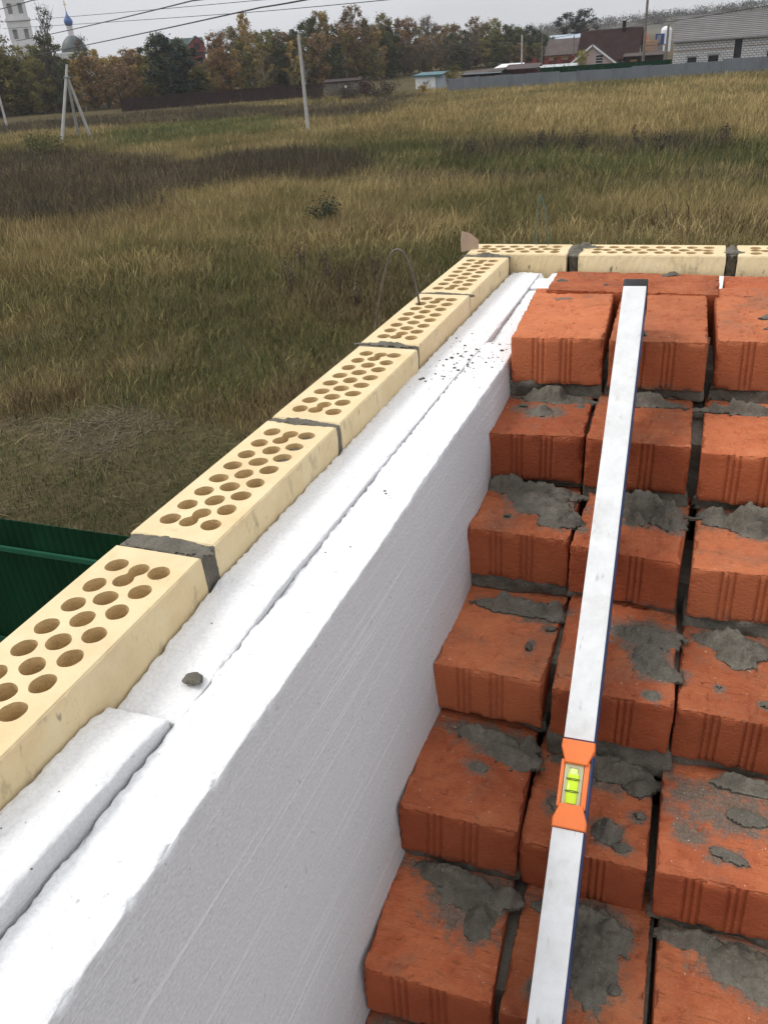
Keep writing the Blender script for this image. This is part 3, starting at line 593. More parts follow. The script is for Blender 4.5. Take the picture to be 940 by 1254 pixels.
def fence_run(name, pts, label, panel, pw, mat, post=None, zoff=None, postmat=None, cat='fence', parts='panel'):
    t = thing(name, (pts[0][0], pts[0][1], 0), label, cat); O = Vector((pts[0][0], pts[0][1], 0))
    for (x0, y0), (x1, y1) in zip(pts, pts[1:]):
        L = math.hypot(x1 - x0, y1 - y0); n = max(1, round(L / pw)); a = math.atan2(y1 - y0, x1 - x0); ux, uy = (x1 - x0) / L, (y1 - y0) / L
        for i in range(n):
            o = link(parts, panel, mat, t); px, py = x0 + ux * L * i / n, y0 + uy * L * i / n
            zz = zoff(px) if zoff else rng.uniform(-.02, .02)
            o.location = Vector((px, py, zz)) - O; o.rotation_euler = (0, 0, a); o.scale = (L / n / pw * .997, 1, 1)
            if post is not None and i % 2 == 0:
                p = link('post', post, postmat or mat, t); p.location = Vector((px - uy * -.08, py + ux * -.08, zz)) - O; p.rotation_euler = (0, 0, a)
    return t
postm = MB().box(-.04, .04, -.04, .04, 0, 1.9).mesh('post')
# dark green sheet fence close by, seen from its rail side
gp = corrugated(1.15, 2.0, .115, .006)
t = thing('sheet_fence', (-16.0, 4.9, 0), 'dark green profiled sheet fence with lighter rail below the cream bricks', 'fence')
for i in range(22):
    o = link('panel', gp, 'gsheet', t); o.location = (i * 1.15, 0, .02)
for i in range(9):
    r_ = MB().box(0, 3.0, -.075, -.035, 1.60, 1.66).obj('rail', 'grail', t); r_.location = (i * 3.0, 0, 0)
    r_ = MB().box(0, 3.0, -.075, -.035, .10, .16).obj('rail', 'grail', t); r_.location = (i * 3.0, 0, 0)
    p_ = MB().box(-.03, .03, -.136, -.076, -.2, 1.9).obj('post', 'gsheet', t); p_.location = (i * 3.0 + 2.0, 0, 0)
# long grey sheet fence across the field
gz = lambda x: (.18 if x > -.3 else 0.0 if x > -12 else -.10 if x > -22 else .02) + .03 * math.sin(x * 1.7)
fence_run('sheet_fence', [(-34.8, 124.6), (-22.0, 126.4), (-8.0, 128.6), (24.0, 131.8)], 'long grey sheet metal fence crossing the field in front of the houses', corrugated(2.3, 1.78, .23, .03), 2.3, 'greysheet', postm, gz)
fence_run('sheet_fence', [(-33.5, 135.5), (-20.0, 136.4), (-5.6, 137.6)], 'dark green sheet fence running behind the long grey fence', corrugated(2.3, 2.02, .23, .03), 2.3, 'gsheet', None, lambda x: .02)
# brown board fence by the wood: each board group a panel
def board_panel(w_, h, nb):
    mb = MB()
    for i in range(nb): mb.box(i * w_ / nb + .01, (i + 1) * w_ / nb - .01, 0, .03 + .012 * (i % 2), 0, h * (1 + .02 * math.sin(i * 2.3)))
    mb.box(0, w_, .045, .09, .3, .4); mb.box(0, w_, .045, .09, h - .45, h - .35); return mb.mesh('panel')
fence_run('board_fence', [(-86.5, 120.0), (-77.5, 125.2), (-69.6, 128.0), (-56.3, 129.8)], 'long low dark brown board fence in front of the autumn wood', board_panel(2.4, 1.85, 10), 2.4, 'brownfence', None, lambda x: .02 + max(0, (x + 86) * .006))
# red fence with brick pillars in front of the brown roofed house
t = thing('brick_pillar_fence', (-30.6, 156.0, 0), 'dark red panel fence with brick pillars left of the brown roofed house', 'fence')
for i in range(6):
    p = MB().box(-.3, .3, -.3, .3, 0, 2.75).box(-.38, .38, -.38, .38, 2.75, 2.9).obj('pillar', 'redbrickfar', t); p.location = (i * 2.1, 0, 0)
    if i < 5:
        p = MB().box(.32, 1.78, -.05, .05, .3, 2.35).obj('panel', 'brickred', t); p.location = (i * 2.1, 0, 0)

# ---------------------------------------------------------------- walls with real openings
def open_wall(mb, x0, x1, z0, z1, y0, y1, holes, f=lambda x, y, z: (x, y, z)):
    xs = sorted({x0, x1, *[h[0] for h in holes], *[h[1] for h in holes]}); zs = sorted({z0, z1, *[h[2] for h in holes], *[h[3] for h in holes]})
    def solid(i, j):
        if not (0 <= i < len(xs) - 1 and 0 <= j < len(zs) - 1): return False
        cx, cz = (xs[i] + xs[i + 1]) / 2, (zs[j] + zs[j + 1]) / 2
        return not any(a < cx < b and c < cz < d for a, b, c, d in holes)
    for i in range(len(xs) - 1):
        for j in range(len(zs) - 1):
            if not solid(i, j): continue
            a, b, c, d = xs[i], xs[i + 1], zs[j], zs[j + 1]
            q = lambda *pts: mb.add([f(*p) for p in pts], [(0, 1, 2, 3)])
            q((a, y0, c), (b, y0, c), (b, y0, d), (a, y0, d)); q((b, y1, c), (a, y1, c), (a, y1, d), (b, y1, d))
            if not solid(i - 1, j): q((a, y1, c), (a, y0, c), (a, y0, d), (a, y1, d))
            if not solid(i + 1, j): q((b, y0, c), (b, y1, c), (b, y1, d), (b, y0, d))
            if not solid(i, j - 1): q((a, y1, c), (b, y1, c), (b, y0, c), (a, y0, c))
            if not solid(i, j + 1): q((a, y0, d), (b, y0, d), (b, y1, d), (a, y1, d))
    return mb
def gable_roof(t, x0, x1, y0, y1, ze, zr, mat, over=.3, th=.14, along='x', name='roof'):
    """two slopes; the ridge runs along x or y"""
    mb = MB(); o = over
    if along == 'x':
        ym = (y0 + y1) / 2; d = o * (zr - ze) / (ym - y0)
        mb.slab((x0 - o, y0 - o, ze - d), (x1 + o, y0 - o, ze - d), (x1 + o, ym, zr), (x0 - o, ym, zr), th)
        mb.slab((x0 - o, y1 + o, ze - d), (x1 + o, y1 + o, ze - d), (x1 + o, ym + .01, zr + .003), (x0 - o, ym + .01, zr + .003), th)
    else:
        xm = (x0 + x1) / 2; d = o * (zr - ze) / (xm - x0)
        mb.slab((x0 - o, y0 - o, ze - d), (x0 - o, y1 + o, ze - d), (xm, y1 + o, zr), (xm, y0 - o, zr), th)
        mb.slab((x1 + o, y0 - o, ze - d), (x1 + o, y1 + o, ze - d), (xm + .01, y1 + o, zr + .003), (xm + .01, y0 - o, zr + .003), th)
    return mb.obj(name, mat, t)
def gable_walls(t, x0, x1, y0, y1, ze, zr, mat, along='x', th=.3, dz=.16):
    mb = MB()
    if along == 'x':
        ym = (y0 + y1) / 2
        for a, b in ((x0, x0 + th), (x1 - th, x1)):
            mb.add([(a, y0, 0), (a, y1, 0), (a, y1, ze - dz), (a, ym, zr - dz), (a, y0, ze - dz), (b, y0, 0), (b, y1, 0), (b, y1, ze - dz), (b, ym, zr - dz), (b, y0, ze - dz)],
                   [(4, 3, 2, 1, 0), (5, 6, 7, 8, 9)] + [(i, (i + 1) % 5, 5 + (i + 1) % 5, 5 + i) for i in range(5)])
        mb.box(x0 + th, x1 - th, y0, y0 + th, 0, ze - dz); mb.box(x0 + th, x1 - th, y1 - th, y1, 0, ze - dz)
    else:
        xm = (x0 + x1) / 2; mb.prism([(x0, 0), (x1, 0), (x1, ze - dz), (xm, zr - dz), (x0, ze - dz)], y0, y0 + th)
        mb.prism([(x0, 0), (x1, 0), (x1, ze - dz), (xm, zr - dz), (x0, ze - dz)], y1 - th, y1)
        mb.box(x0, x0 + th, y0 + th, y1 - th, 0, ze - dz); mb.box(x1 - th, x1, y0 + th, y1 - th, 0, ze - dz)
    return mb.obj('wall', mat, t)

# unfinished block house
t = thing('block_house', (-6.0, 148.3, 0), 'unfinished white block house with dark empty openings and grey roof', 'house')
holes = [(2.15, 3.45, .45, 1.75), (5.1, 6.55, .5, 1.85), (8.6, 9.65, 1.3, 3.72), (13.2, 14.6, .5, 1.85)]
wb = MB(); open_wall(wb, 0, 21, 0, 4.2, 0, .4, holes); wb.box(0, .4, .4, 10, 0, 4.2); wb.box(20.6, 21, .4, 10, 0, 4.2); wb.box(.4, 20.6, 9.6, 10, 0, 4.2)
wall = wb.obj('wall', 'blocks', t)
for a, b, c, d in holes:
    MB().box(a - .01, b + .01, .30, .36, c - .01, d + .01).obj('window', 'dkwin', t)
    MB().box(a - .2, b + .2, -.03, .05, d + .003, d + .22).obj('lintel', 'grey', t)
MB().box(.05, 8.5, -.025, .1, 2.62, 2.72).obj('timber_strip', 'timber', t)
MB().box(9.8, 20.9, -.025, .1, 2.80, 2.90).obj('timber_strip', 'timber', t)
mb = MB(); mb.slab((-.35, -.55, 4.08), (21.4, -.55, 4.08), (21.4, 5.0, 7.25), (-.25, 5.0, 7.25), .18); mb.slab((-.35, 10.5, 4.08), (21.4, 10.5, 4.08), (21.4, 5.01, 7.254), (-.25, 5.01, 7.254), .18)
roof = mb.obj('roof', 'membrane', t)
for i in range(13):
    f = (i + .5) / 13; MB().box(-.36, 21.41, -.045, .045, -.012, .05).obj('roof_batten', 'membrane', t).location = (0, -.55 + 5.5 * f, 4.09 + 3.17 * f)
MB().box(-.36, 21.42, -.62, -.57, 3.88, 4.10).obj('fascia', 'grey', t)
mb = MB(); mb.prism([(.4, 4.2), (9.6, 4.2), (5, 6.9)], 0, .3); g = mb.obj('gable', 'timber', t); g.rotation_euler = (0, 0, R(90)); g.location = (.3, 0, 0)

# pink gable house with the long dark brown roof
t = thing('gable_house', (-22.0, 148.0, 0), 'pink rendered house with steep dark brown roof and white gable trim', 'house')
gable_walls(t, .4, 7.6, 0, 5.0, 1.85, 4.45, 'pink', 'y', dz=.2)
gable_roof(t, .4, 7.6, 0, 5.0, 1.85, 4.45, 'brownroof', .4, .16, 'y', 'porch_roof')
mb = MB(); mb.slab((-.15, -.44, 1.46), (-.15, -.40, 1.46), (4.0, -.40, 4.47), (4.0, -.44, 4.47), .24); mb.slab((8.15, -.44, 1.46), (8.15, -.40, 1.46), (4.003, -.40, 4.473), (4.003, -.44, 4.473), .24)
mb.obj('gable_trim', 'white', t)
w_ = MB().box(4.6, 5.6, -.06, .02, 1.4, 2.9).obj('window', 'dkwin', t)
for z in (1.38, 1.75, 2.12, 2.49, 2.88): MB().box(4.55, 5.65, -.09, -.062, z, z + .06).obj('window_bar', 'white', t)
MB().box(1.3, 2.3, -.06, .02, .6, 1.6).obj('window', 'dkwin', t)
gable_walls(t, 1.2, 10.2, 5.1, 15.5, 2.3, 6.3, 'white', 'x', dz=.2)
gable_roof(t, 1.2, 10.2, 5.1, 15.5, 2.3, 6.3, 'brownroof', .45, .2, 'x')
MB().box(7.4, 7.9, 9.6, 10.1, 5.2, 7.2).box(7.3, 8.0, 9.5, 10.2, 7.2, 7.3).obj('chimney', 'brownroof', t)
# low house left of it
t = thing('low_house', (-28.4, 168.0, 0), 'low tan house with flat grey brown roof left of the brown roof', 'house')
gable_walls(t, 0, 6.2, 0, 9, 3.1, 5.3, 'tan', 'x'); gable_roof(t, 0, 6.2, 0, 9, 3.1, 5.3, 'greyroof', .5, .18, 'x')
MB().box(1.2, 2.2, -.05, .02, 1.3, 2.4).obj('window', 'dkwin', t); MB().box(3.8, 4.8, -.05, .02, 1.3, 2.4).obj('window', 'dkwin', t)
# hall behind
t = thing('metal_hall', (-40.2, 236.0, 0), 'pale blue metal hall behind the low tan house', 'hall')
gable_walls(t, 0, 13, 0, 16, 3.0, 5.6, 'hallroof', 'x'); gable_roof(t, 0, 13, 0, 16, 3.0, 5.6, 'hallroof', .4, .2, 'x')
for i in range(6): MB().box(.5 + i * 2.1, .56 + i * 2.1, -.06, .02, 0, 2.7).obj('seam', 'grey', t)
# film tunnels and sheet roofs by the green fence
t = thing('sheet_canopy', (-31.4, 137.2, 0), 'open shelter with bright white sheet roof beyond the grey fence', 'shelter')
for a in (.2, 4.6):
    for b in (.2, 2.6): MB().box(a, a + .1, b, b + .1, 0, 2.1).obj('post', 'timber', t)
mb = MB(); mb.slab((-.3, -.2, 2.12), (5.1, -.2, 2.12), (4.2, 3.1, 2.75), (.8, 3.1, 2.75), .08); mb.obj('roof', 'whitesheet', t)
MB().box(1.0, 4.2, 1.0, 2.2, .0, 1.9).obj('stacked_boards', 'timber', t)
for i, (x, y, L_, lb) in enumerate(((-26.6, 139.2, 5.6, 'nearer cloudy plastic tunnel greenhouse beyond the green fence'), (-25.0, 144.0, 5.4, 'farther cloudy plastic tunnel greenhouse beyond the green fence'))):
    t = thing('greenhouse', (x, y, 0), lb, 'greenhouse'); n = 9
    arc = [(1.5 * math.cos(math.pi * k / (n - 1)), 2.15 * math.sin(math.pi * k / (n - 1)) ** .8) for k in range(n)]
    mb = MB(); mb.add([(0, a, b) for a, b in arc] + [(L_, a, b) for a, b in arc], [(k, k + 1, n + k + 1, n + k) for k in range(n - 1)] + [tuple(range(n)), tuple(reversed(range(n, 2 * n)))]); mb.obj('film', 'poly', t)
    for k in range(5): MB().tube([(L_ * k / 4, a * 1.02, b * 1.02) for a, b in arc], .04, 4).obj('hoop', 'grey', t)
# clutter between the houses
t = thing('pyramid_roof', (-12.7, 176.0, 0), 'rust orange steep pointed roof right of the brown roofed house', 'roof')
MB().box(-1.2, 1.2, -1.2, 1.2, 0, 2.6).obj('wall', 'timber', t); mb = MB(); mb.add([(-1.7, -1.7, 2.5), (1.7, -1.7, 2.5), (1.7, 1.7, 2.5), (-1.7, 1.7, 2.5), (.5, 0, 6.0)], [(0, 1, 4), (1, 2, 4), (2, 3, 4), (3, 0, 4), (3, 2, 1, 0)]); mb.obj('roof', 'orangetar', t)
t = thing('site_container', (-10.6, 178.5, 0), 'blue site container beside the block house', 'container')
MB().box(0, 1.5, 0, 2.0, 3.2, 4.9).obj('body', 'bluebox', t); MB().box(.1, 1.4, .1, 1.9, 0, 3.19).obj('base_frame', 'grey', t); MB().box(.3, 1.0, -.04, .02, 3.4, 4.7).obj('door', 'grey', t)
t = thing('storage_tank', (-12.6, 255.0, 0), 'white round storage tank on the skyline behind the block house', 'tank')
MB().lathe([(1.35, 0), (1.35, 4.9), (1.0, 5.5), (.3, 5.8)], 0, 0, 18).obj('shell', 'whitesheet', t); MB().tube([(-1.5, 0, .1), (-1.5, 0, 5.2)], .08, 5).obj('ladder', 'grey', t)
t = thing('plank_stack', (-12.9, 170.0, 0), 'tall tan stack of planks beside the tall pole', 'stack')
for i in range(9): MB().box(0, 3.2, 0, 1.4, .2 + i * .44, .2 + i * .44 + .36).obj('plank', 'tan', t).location = (rng.uniform(-.08, .08), 0, 0)
t = thing('shed', (-13.4, 150.5, 0), 'low dark timber shed between the pink house and block house', 'shed')
MB().box(0, 5.8, 0, 2.6, 0, 2.35).obj('wall', 'brownfence', t); mb = MB(); mb.slab((-.2, -.3, 2.40), (6.0, -.3, 2.40), (6.0, 2.9, 2.75), (-.2, 2.9, 2.75), .1); mb.obj('roof', 'greyroof', t)
MB().box(1.0, 2.0, -.05, .02, 0, 1.9).obj('door', 'timber', t)
t = thing('stone_heap_wall', (-13.0, 160.0, 0), 'grey open timber frame of an unfinished shed behind the dark shed', 'frame')
for i in range(4): MB().box(i * 1.7, i * 1.7 + .14, 0, .14, 0, 3.4).obj('post', 'grey', t)
for z in (1.2, 2.2, 3.4): MB().box(-.1, 5.4, -.04, .0, z, z + .16).obj('beam', 'timber', t)
t.name = 'timber_frame'
# low sheds at the left end of the grey fence
t = thing('low_shed', (-34.0, 128.8, 0), 'low dark shed with pale roof edge at the left end of grey fence', 'shed')
MB().box(0, 5.6, 0, 3, 0, 1.95).obj('wall', 'brownfence', t); mb = MB(); mb.slab((-.2, -.3, 2.05), (5.9, -.3, 2.25), (5.9, 3.2, 2.55), (-.2, 3.2, 2.35), .12); mb.obj('roof', 'greyroof', t); MB().box(-.2, 5.9, -.36, -.31, 2.02, 2.16).obj('fascia', 'hallroof', t); MB().box(3.4, 4.4, -.05, .02, 0, 1.8).obj('door', 'redwood', t)
t = thing('low_shed', (-28.2, 132.0, 0), 'reddish low shed with grey roof behind the grey fence', 'shed')
MB().box(0, 4.4, 0, 3, 0, 2.2).obj('wall', 'redwood', t); mb = MB(); mb.slab((-.3, -.4, 2.25), (4.7, -.4, 2.25), (4.7, 3.2, 2.75), (-.3, 3.2, 2.75), .1); mb.obj('roof', 'greyroof', t); MB().box(1.4, 2.4, -.05, .02, .8, 1.6).obj('window', 'dkwin', t)
# white shed with teal roof and a sprayed scribble
t = thing('white_shed', (-42.8, 134.6, 0), 'small white shed with teal roof and dark green scribble', 'shed', rz=R(-10))
MB().box(0, 3.4, 0, 2.6, -.1, 1.93).obj('wall', 'white', t); MB().box(3.42, 4.4, .2, 2.4, -.1, 1.9).obj('side_wall', 'hallroof', t)
mb = MB(); mb.slab((-.3, -.35, 2.12), (4.6, -.35, 2.12), (4.6, 2.9, 2.40), (-.3, 2.9, 2.40), .22); mb.obj('roof', 'teal', t)
sc_ = [(1.2, 1.0), (1.5, 1.25), (1.35, .8), (1.7, 1.15), (1.65, .75), (1.95, 1.2), (1.9, .9), (2.15, 1.05), (2.3, 1.35)]
MB().tube([(a, -.02, b) for a, b in sc_], .055, 4).obj('scribble', 'ink', t); MB().tube([(.5, -.02, .45), (1.0, -.02, .6), (1.35, -.02, .5)], .04, 4).obj('scribble', 'ink', t)
# grey wooden shed
t = thing('wooden_shed', (-55.9, 130.0, 0), 'weathered grey wooden shed with small window and red brown annex', 'shed', rz=R(16))
for i in range(13): MB().box(i * .4 + .006, i * .4 + .394, .0, .05, -.1, 2.0 + .02 * (i % 3)).obj('board', 'greywood', t)
MB().box(0, 5.2, .052, 3.0, 0, 1.98).obj('wall', 'greywood', t); MB().box(2.9, 3.5, -.04, .02, 1.0, 1.6).obj('window', 'dkwin', t); MB().box(3.0, 3.3, -.06, -.042, 1.1, 1.5).obj('pane', 'whitesheet', t)
mb = MB(); mb.slab((-.3, -.3, 2.1), (5.5, -.3, 2.1), (5.5, 3.3, 2.35), (-.3, 3.3, 2.35), .1); mb.obj('roof', 'brownfence', t)
MB().box(5.22, 6.6, .6, 2.8, -.1, 1.75).obj('annex', 'redwood', t)
# red building with green roof among the trees, and a pale one
t = thing('red_building', (-139.5, 219.0, 0), 'red and white building with green grey roof above the trees', 'building', rz=R(38))
gable_walls(t, 0, 10.5, 0, 9, 8.0, 11.6, 'redbrickfar', 'x'); gable_roof(t, 0, 10.5, 0, 9, 8.0, 11.6, 'greenroof', .5, .25, 'x')
for x in (6.4, 8.6): MB().box(x, x + 1.1, -.06, .02, 5.0, 6.8).obj('window', 'dkwin', t)
MB().box(5.6, 10.4, -.05, .02, 2.0, 4.4).obj('white_band', 'white', t)
mb = MB(); mb.prism([(6.6, 8.0), (10.4, 8.0), (10.4, 10.2), (8.5, 11.7), (6.6, 10.2)], -.6, 3); mb.obj('gable', 'redbrickfar', t); mb = MB(); mb.slab((6.3, -.9, 10.1), (6.3, 3, 10.1), (8.5, 3, 11.95), (8.5, -.9, 11.95), .2); mb.slab((10.7, -.9, 10.1), (10.7, 3, 10.1), (8.503, 3, 11.953), (8.503, -.9, 11.953), .2); mb.obj('gable_roof', 'greenroof', t)
MB().box(7.7, 9.3, -.64, -.58, 8.6, 10.2).obj('window', 'dkwin', t)
t = thing('pale_building', (-133.0, 187.0, 0), 'pale building glimpsed between the amber trees', 'building', rz=R(35))
gable_walls(t, 0, 9, 0, 8, 5.5, 8.0, 'white', 'x'); gable_roof(t, 0, 9, 0, 8, 5.5, 8.0, 'greyroof', .5, .2, 'x')
for x in (1.2, 4.0, 6.8): MB().box(x, x + 1, -.05, .02, 2.6, 4.2).obj('window', 'dkwin', t)
# ---------------------------------------------------------------- church
t = thing('bell_tower', (-270.3, 319.7, 0), 'white church bell tower with arched openings rising above the trees', 'tower', rz=R(40))
def tier(h0, h1, hw, n_arch, ah0, ah1, parts=True):
    wb = MB()
    hs = [(-hw + (2 * hw) * (k + .5) / n_arch - .85, -hw + (2 * hw) * (k + .5) / n_arch + .85, ah0, ah1) for k in range(n_arch)]
    for q in range(4):
        a = q * math.pi / 2; c_, s_ = math.cos(a), math.sin(a)
        open_wall(wb, -hw + (.8 if q % 2 else 0), hw - (.8 if q % 2 else 0), h0, h1, -hw, -hw + .8, hs, lambda x, y, z: (x * c_ - y * s_, x * s_ + y * c_, z))
    wb.obj('wall', 'church', t)
    MB().box(-hw + .82, hw - .82, -hw + .82, hw - .82, ah0 - .3, ah1 + .3).obj('belfry_interior', 'grey', t)
    for q in range(4):
        a = q * math.pi / 2
        for h in hs:
            xm = (h[0] + h[1]) / 2; pts = [(xm + 1.25 * math.cos(b), h[3] + 1.05 * math.sin(b) - .2) for b in [math.pi * k / 8 for k in range(9)]] + [(xm + .85 * math.cos(b), h[3] + .6 * math.sin(b) - .2) for b in [math.pi * k / 8 for k in range(8, -1, -1)]]
            o = MB().prism(pts, -hw - .18, -hw + .05).obj('arch', 'church', t); o.rotation_euler = (0, 0, a)
        for x in ([-hw + .35, 0, hw - .35] if n_arch == 2 else [-hw + .35, hw - .35]):
            o = MB().box(x - .32, x + .32, -hw - .22, -hw + .02, h0 + .2, h1 - .2).obj('pilaster', 'church', t); o.rotation_euler = (0, 0, a)
    MB().box(-hw - .6, hw + .6, -hw - .6, hw + .6, h1 - .05, h1 + .6).box(-hw - .35, hw + .35, -hw - .35, hw + .35, h1 + .6, h1 + 1.0).obj('cornice', 'church', t)
tier(0, 15.5, 4.5, 1, 5, 9); tier(16.5, 24.6, 4.3, 2, 18.2, 21.6); tier(25.6, 32.6, 4.0, 2, 27.0, 30.6); tier(33.6, 42, 3.3, 2, 35.5, 39.5)
MB().lathe([(3.0, 42.9), (2.4, 46), (.9, 51), (.3, 57)], 0, 0, 12).obj('spire', 'greydome', t)
t = thing('church', (-233.0, 303.0, 0), 'church with blue onion dome and cross above a dark rounded roof', 'church')
MB().box(-5.2, 5.2, -5.2, 5.2, 0, 11.2).obj('wall', 'church', t); MB().box(-5.5, 5.5, -5.5, 5.5, 11.2, 11.8).obj('cornice', 'church', t)
for x in (-3.2, 0, 3.2): MB().box(x - .7, x + .7, -5.26, -5.1, 5, 8.5).obj('window', 'dkwin', t)
dome = MB().lathe([(4.9, 11.8), (4.7, 13.2), (4.0, 14.8), (2.9, 16.1), (1.8, 17.0), (1.4, 17.2)], 0, 0, 24).obj('roof', 'greydome', t, True)
MB().lathe([(1.1, 17.0), (1.1, 20.0), (1.25, 20.05), (1.25, 20.4)], 0, 0, 16).obj('drum', 'church', t)
MB().lathe([(1.0, 20.4), (1.4, 21.0), (1.65, 21.8), (1.45, 22.6), (.9, 23.4), (.35, 24.2), (.14, 25.4)], 0, 0, 20).obj('onion_dome', 'bluedome', t, True)
MB().box(-.09, .09, -.09, .09, 25.3, 28.8).box(-.75, .75, -.07, .07, 27.4, 27.6).box(-.4, .4, -.065, .065, 28.1, 28.25).obj('cross', 'gold', t)
# ---------------------------------------------------------------- poles and wires
def pole(x, y, h, r0, r1, label, mat='concrete', arm=False, name='utility_pole', lean=(0, 0), group=None):
    t = thing(name, (x, y, 0), label, 'pole', group); MB().tube([(0, 0, -.3), (lean[0] * .5, lean[1] * .5, h * .5), (lean[0], lean[1], h)], [r0, (r0 + r1) / 2, r1], 8).obj('shaft', mat, t)
    MB().tube([(lean[0], lean[1], h - .02), (lean[0], lean[1], h + .12)], r1 * .8, 6).obj('cap', 'grey', t)
    if arm:
        MB().box(-.6, .6, -.06, .06, h - .5, h - .4).obj('crossarm', 'grey', t)
        for q in (-.5, 0, .5): MB().lathe([(.03, h - .4), (.06, h - .35), (.06, h - .25), (.03, h - .2)], q, 0, 6).obj('insulator', 'white', t)
    return t
pole(-34.4, 74.7, 7.85, .17, .12, 'lone pale concrete pole standing in the field before the brown fence')
pole(-89.9, 98.2, 7.4, .17, .13, 'pale concrete pole at the far left edge of the field')
pole(-73.1, 215.8, 6.8, .2, .14, 'distant pale pole against the wood above the white shed')
pole(-10.4, 149.0, 13.5, .24, .17, 'tall dark pole rising above the roofs beside the block house', 'polewood', True)
pole(-6.8, 143.6, 6.3, .2, .17, 'thick brown post at the left corner of the block house', 'polewood')
pole(-27.0, 137.4, 6.4, .13, .10, 'thin pale pole beside the white sheet roof', 'concrete')
pole(-33.2, 190.0, 6.7, .14, .10, 'thin grey pole in front of the pale blue hall', 'polewood')
pole(-23.2, 164.0, 5.6, .13, .10, 'short grey pole left of the brown roofed house', 'polewood')
t = thing('braced_pole', (-62.0, 76.5, 0), 'three legged pale concrete pole in the field at left', 'pole')
ap = Vector((1.0, -.2, 6.1))
for (x, y) in ((-61.9, 74.2), (-64.0, 79.8), (-61.0, 78.0)):
    b = Vector((x + 62.0, y - 76.5, -.2)); top = ap + (ap - b).normalized() * (.9 if (x, y) == (-61.9, 74.2) else .05)
    MB().tube([b, b.lerp(top, .5), top], [.17, .145, .12], 8).obj('leg', 'concrete', t)
MB().box(.75, 1.25, -.45, .05, 5.75, 5.9).obj('clamp', 'grey', t)
def wire(pts, r, label, sag=.6):
    P = []
    for a, b in zip(pts, pts[1:]):
        a, b = Vector(a), Vector(b)
        for k in range(16): f = k / 16; P.append(a.lerp(b, f) - Vector((0, 0, sag * 4 * f * (1 - f))))
    P.append(Vector(pts[-1])); o = MB().tube(P, r, 5).obj('power_line', 'cable'); tag(o, label, 'cable')
wire([(-97.1, 112.6, 10.6), (-35.2, 58.9, 10.2), (-15.0, 37.8, 9.5)], .044, 'upper thick black cable slanting up across the sky at left', .12)
wire([(-97.5, 112.2, 8.4), (-26.5, 52.2, 9.1), (-10.0, 34.0, 9.0)], .044, 'lower thick black cable slanting up across the sky', .12)
wire([(-104.9, 119.1, 13.5), (-39.8, 79.1, 10.9), (-8.0, 54.0, 9.4)], .029, 'upper thin wire across the sky in front of the church', .06)
wire([(-104.0, 118.5, 12.6), (-39.9, 79.0, 10.0), (-5.0, 50.5, 8.9)], .029, 'lower thin wire across the sky in front of the church', .06)
wire([(-75.0, 81.0, 12.2), (-43.9, 52.8, 10.8), (-20.0, 31.0, 9.6)], .032, 'short thick cable crossing the top left corner above the tower', .05)
wire([(-73.0, 215.8, 6.6), (-33.4, 144.6, 5.6), (-13.8, 107.6, 6.3), (12.0, 38.0, 8.0)], .026, 'thin cable running from the distant pole over the grey fence', .3)
# ---------------------------------------------------------------- the house end under construction
slab = structure(MB().box(-.1, 9, -7, .1, WZ - 1.45, WZ - 1.25).obj('floor_slab', 'slab'))
def at_wall(name, cat, label): return thing(name, (0, 0, WZ), label, cat)
red = at_wall('brick_wall', 'wall', 'stepped red brick wall with rough dark mortar under the long level')
cream = at_wall('facing_wall', 'wall', 'cream perforated facing brick row turning the corner beside the white foam')

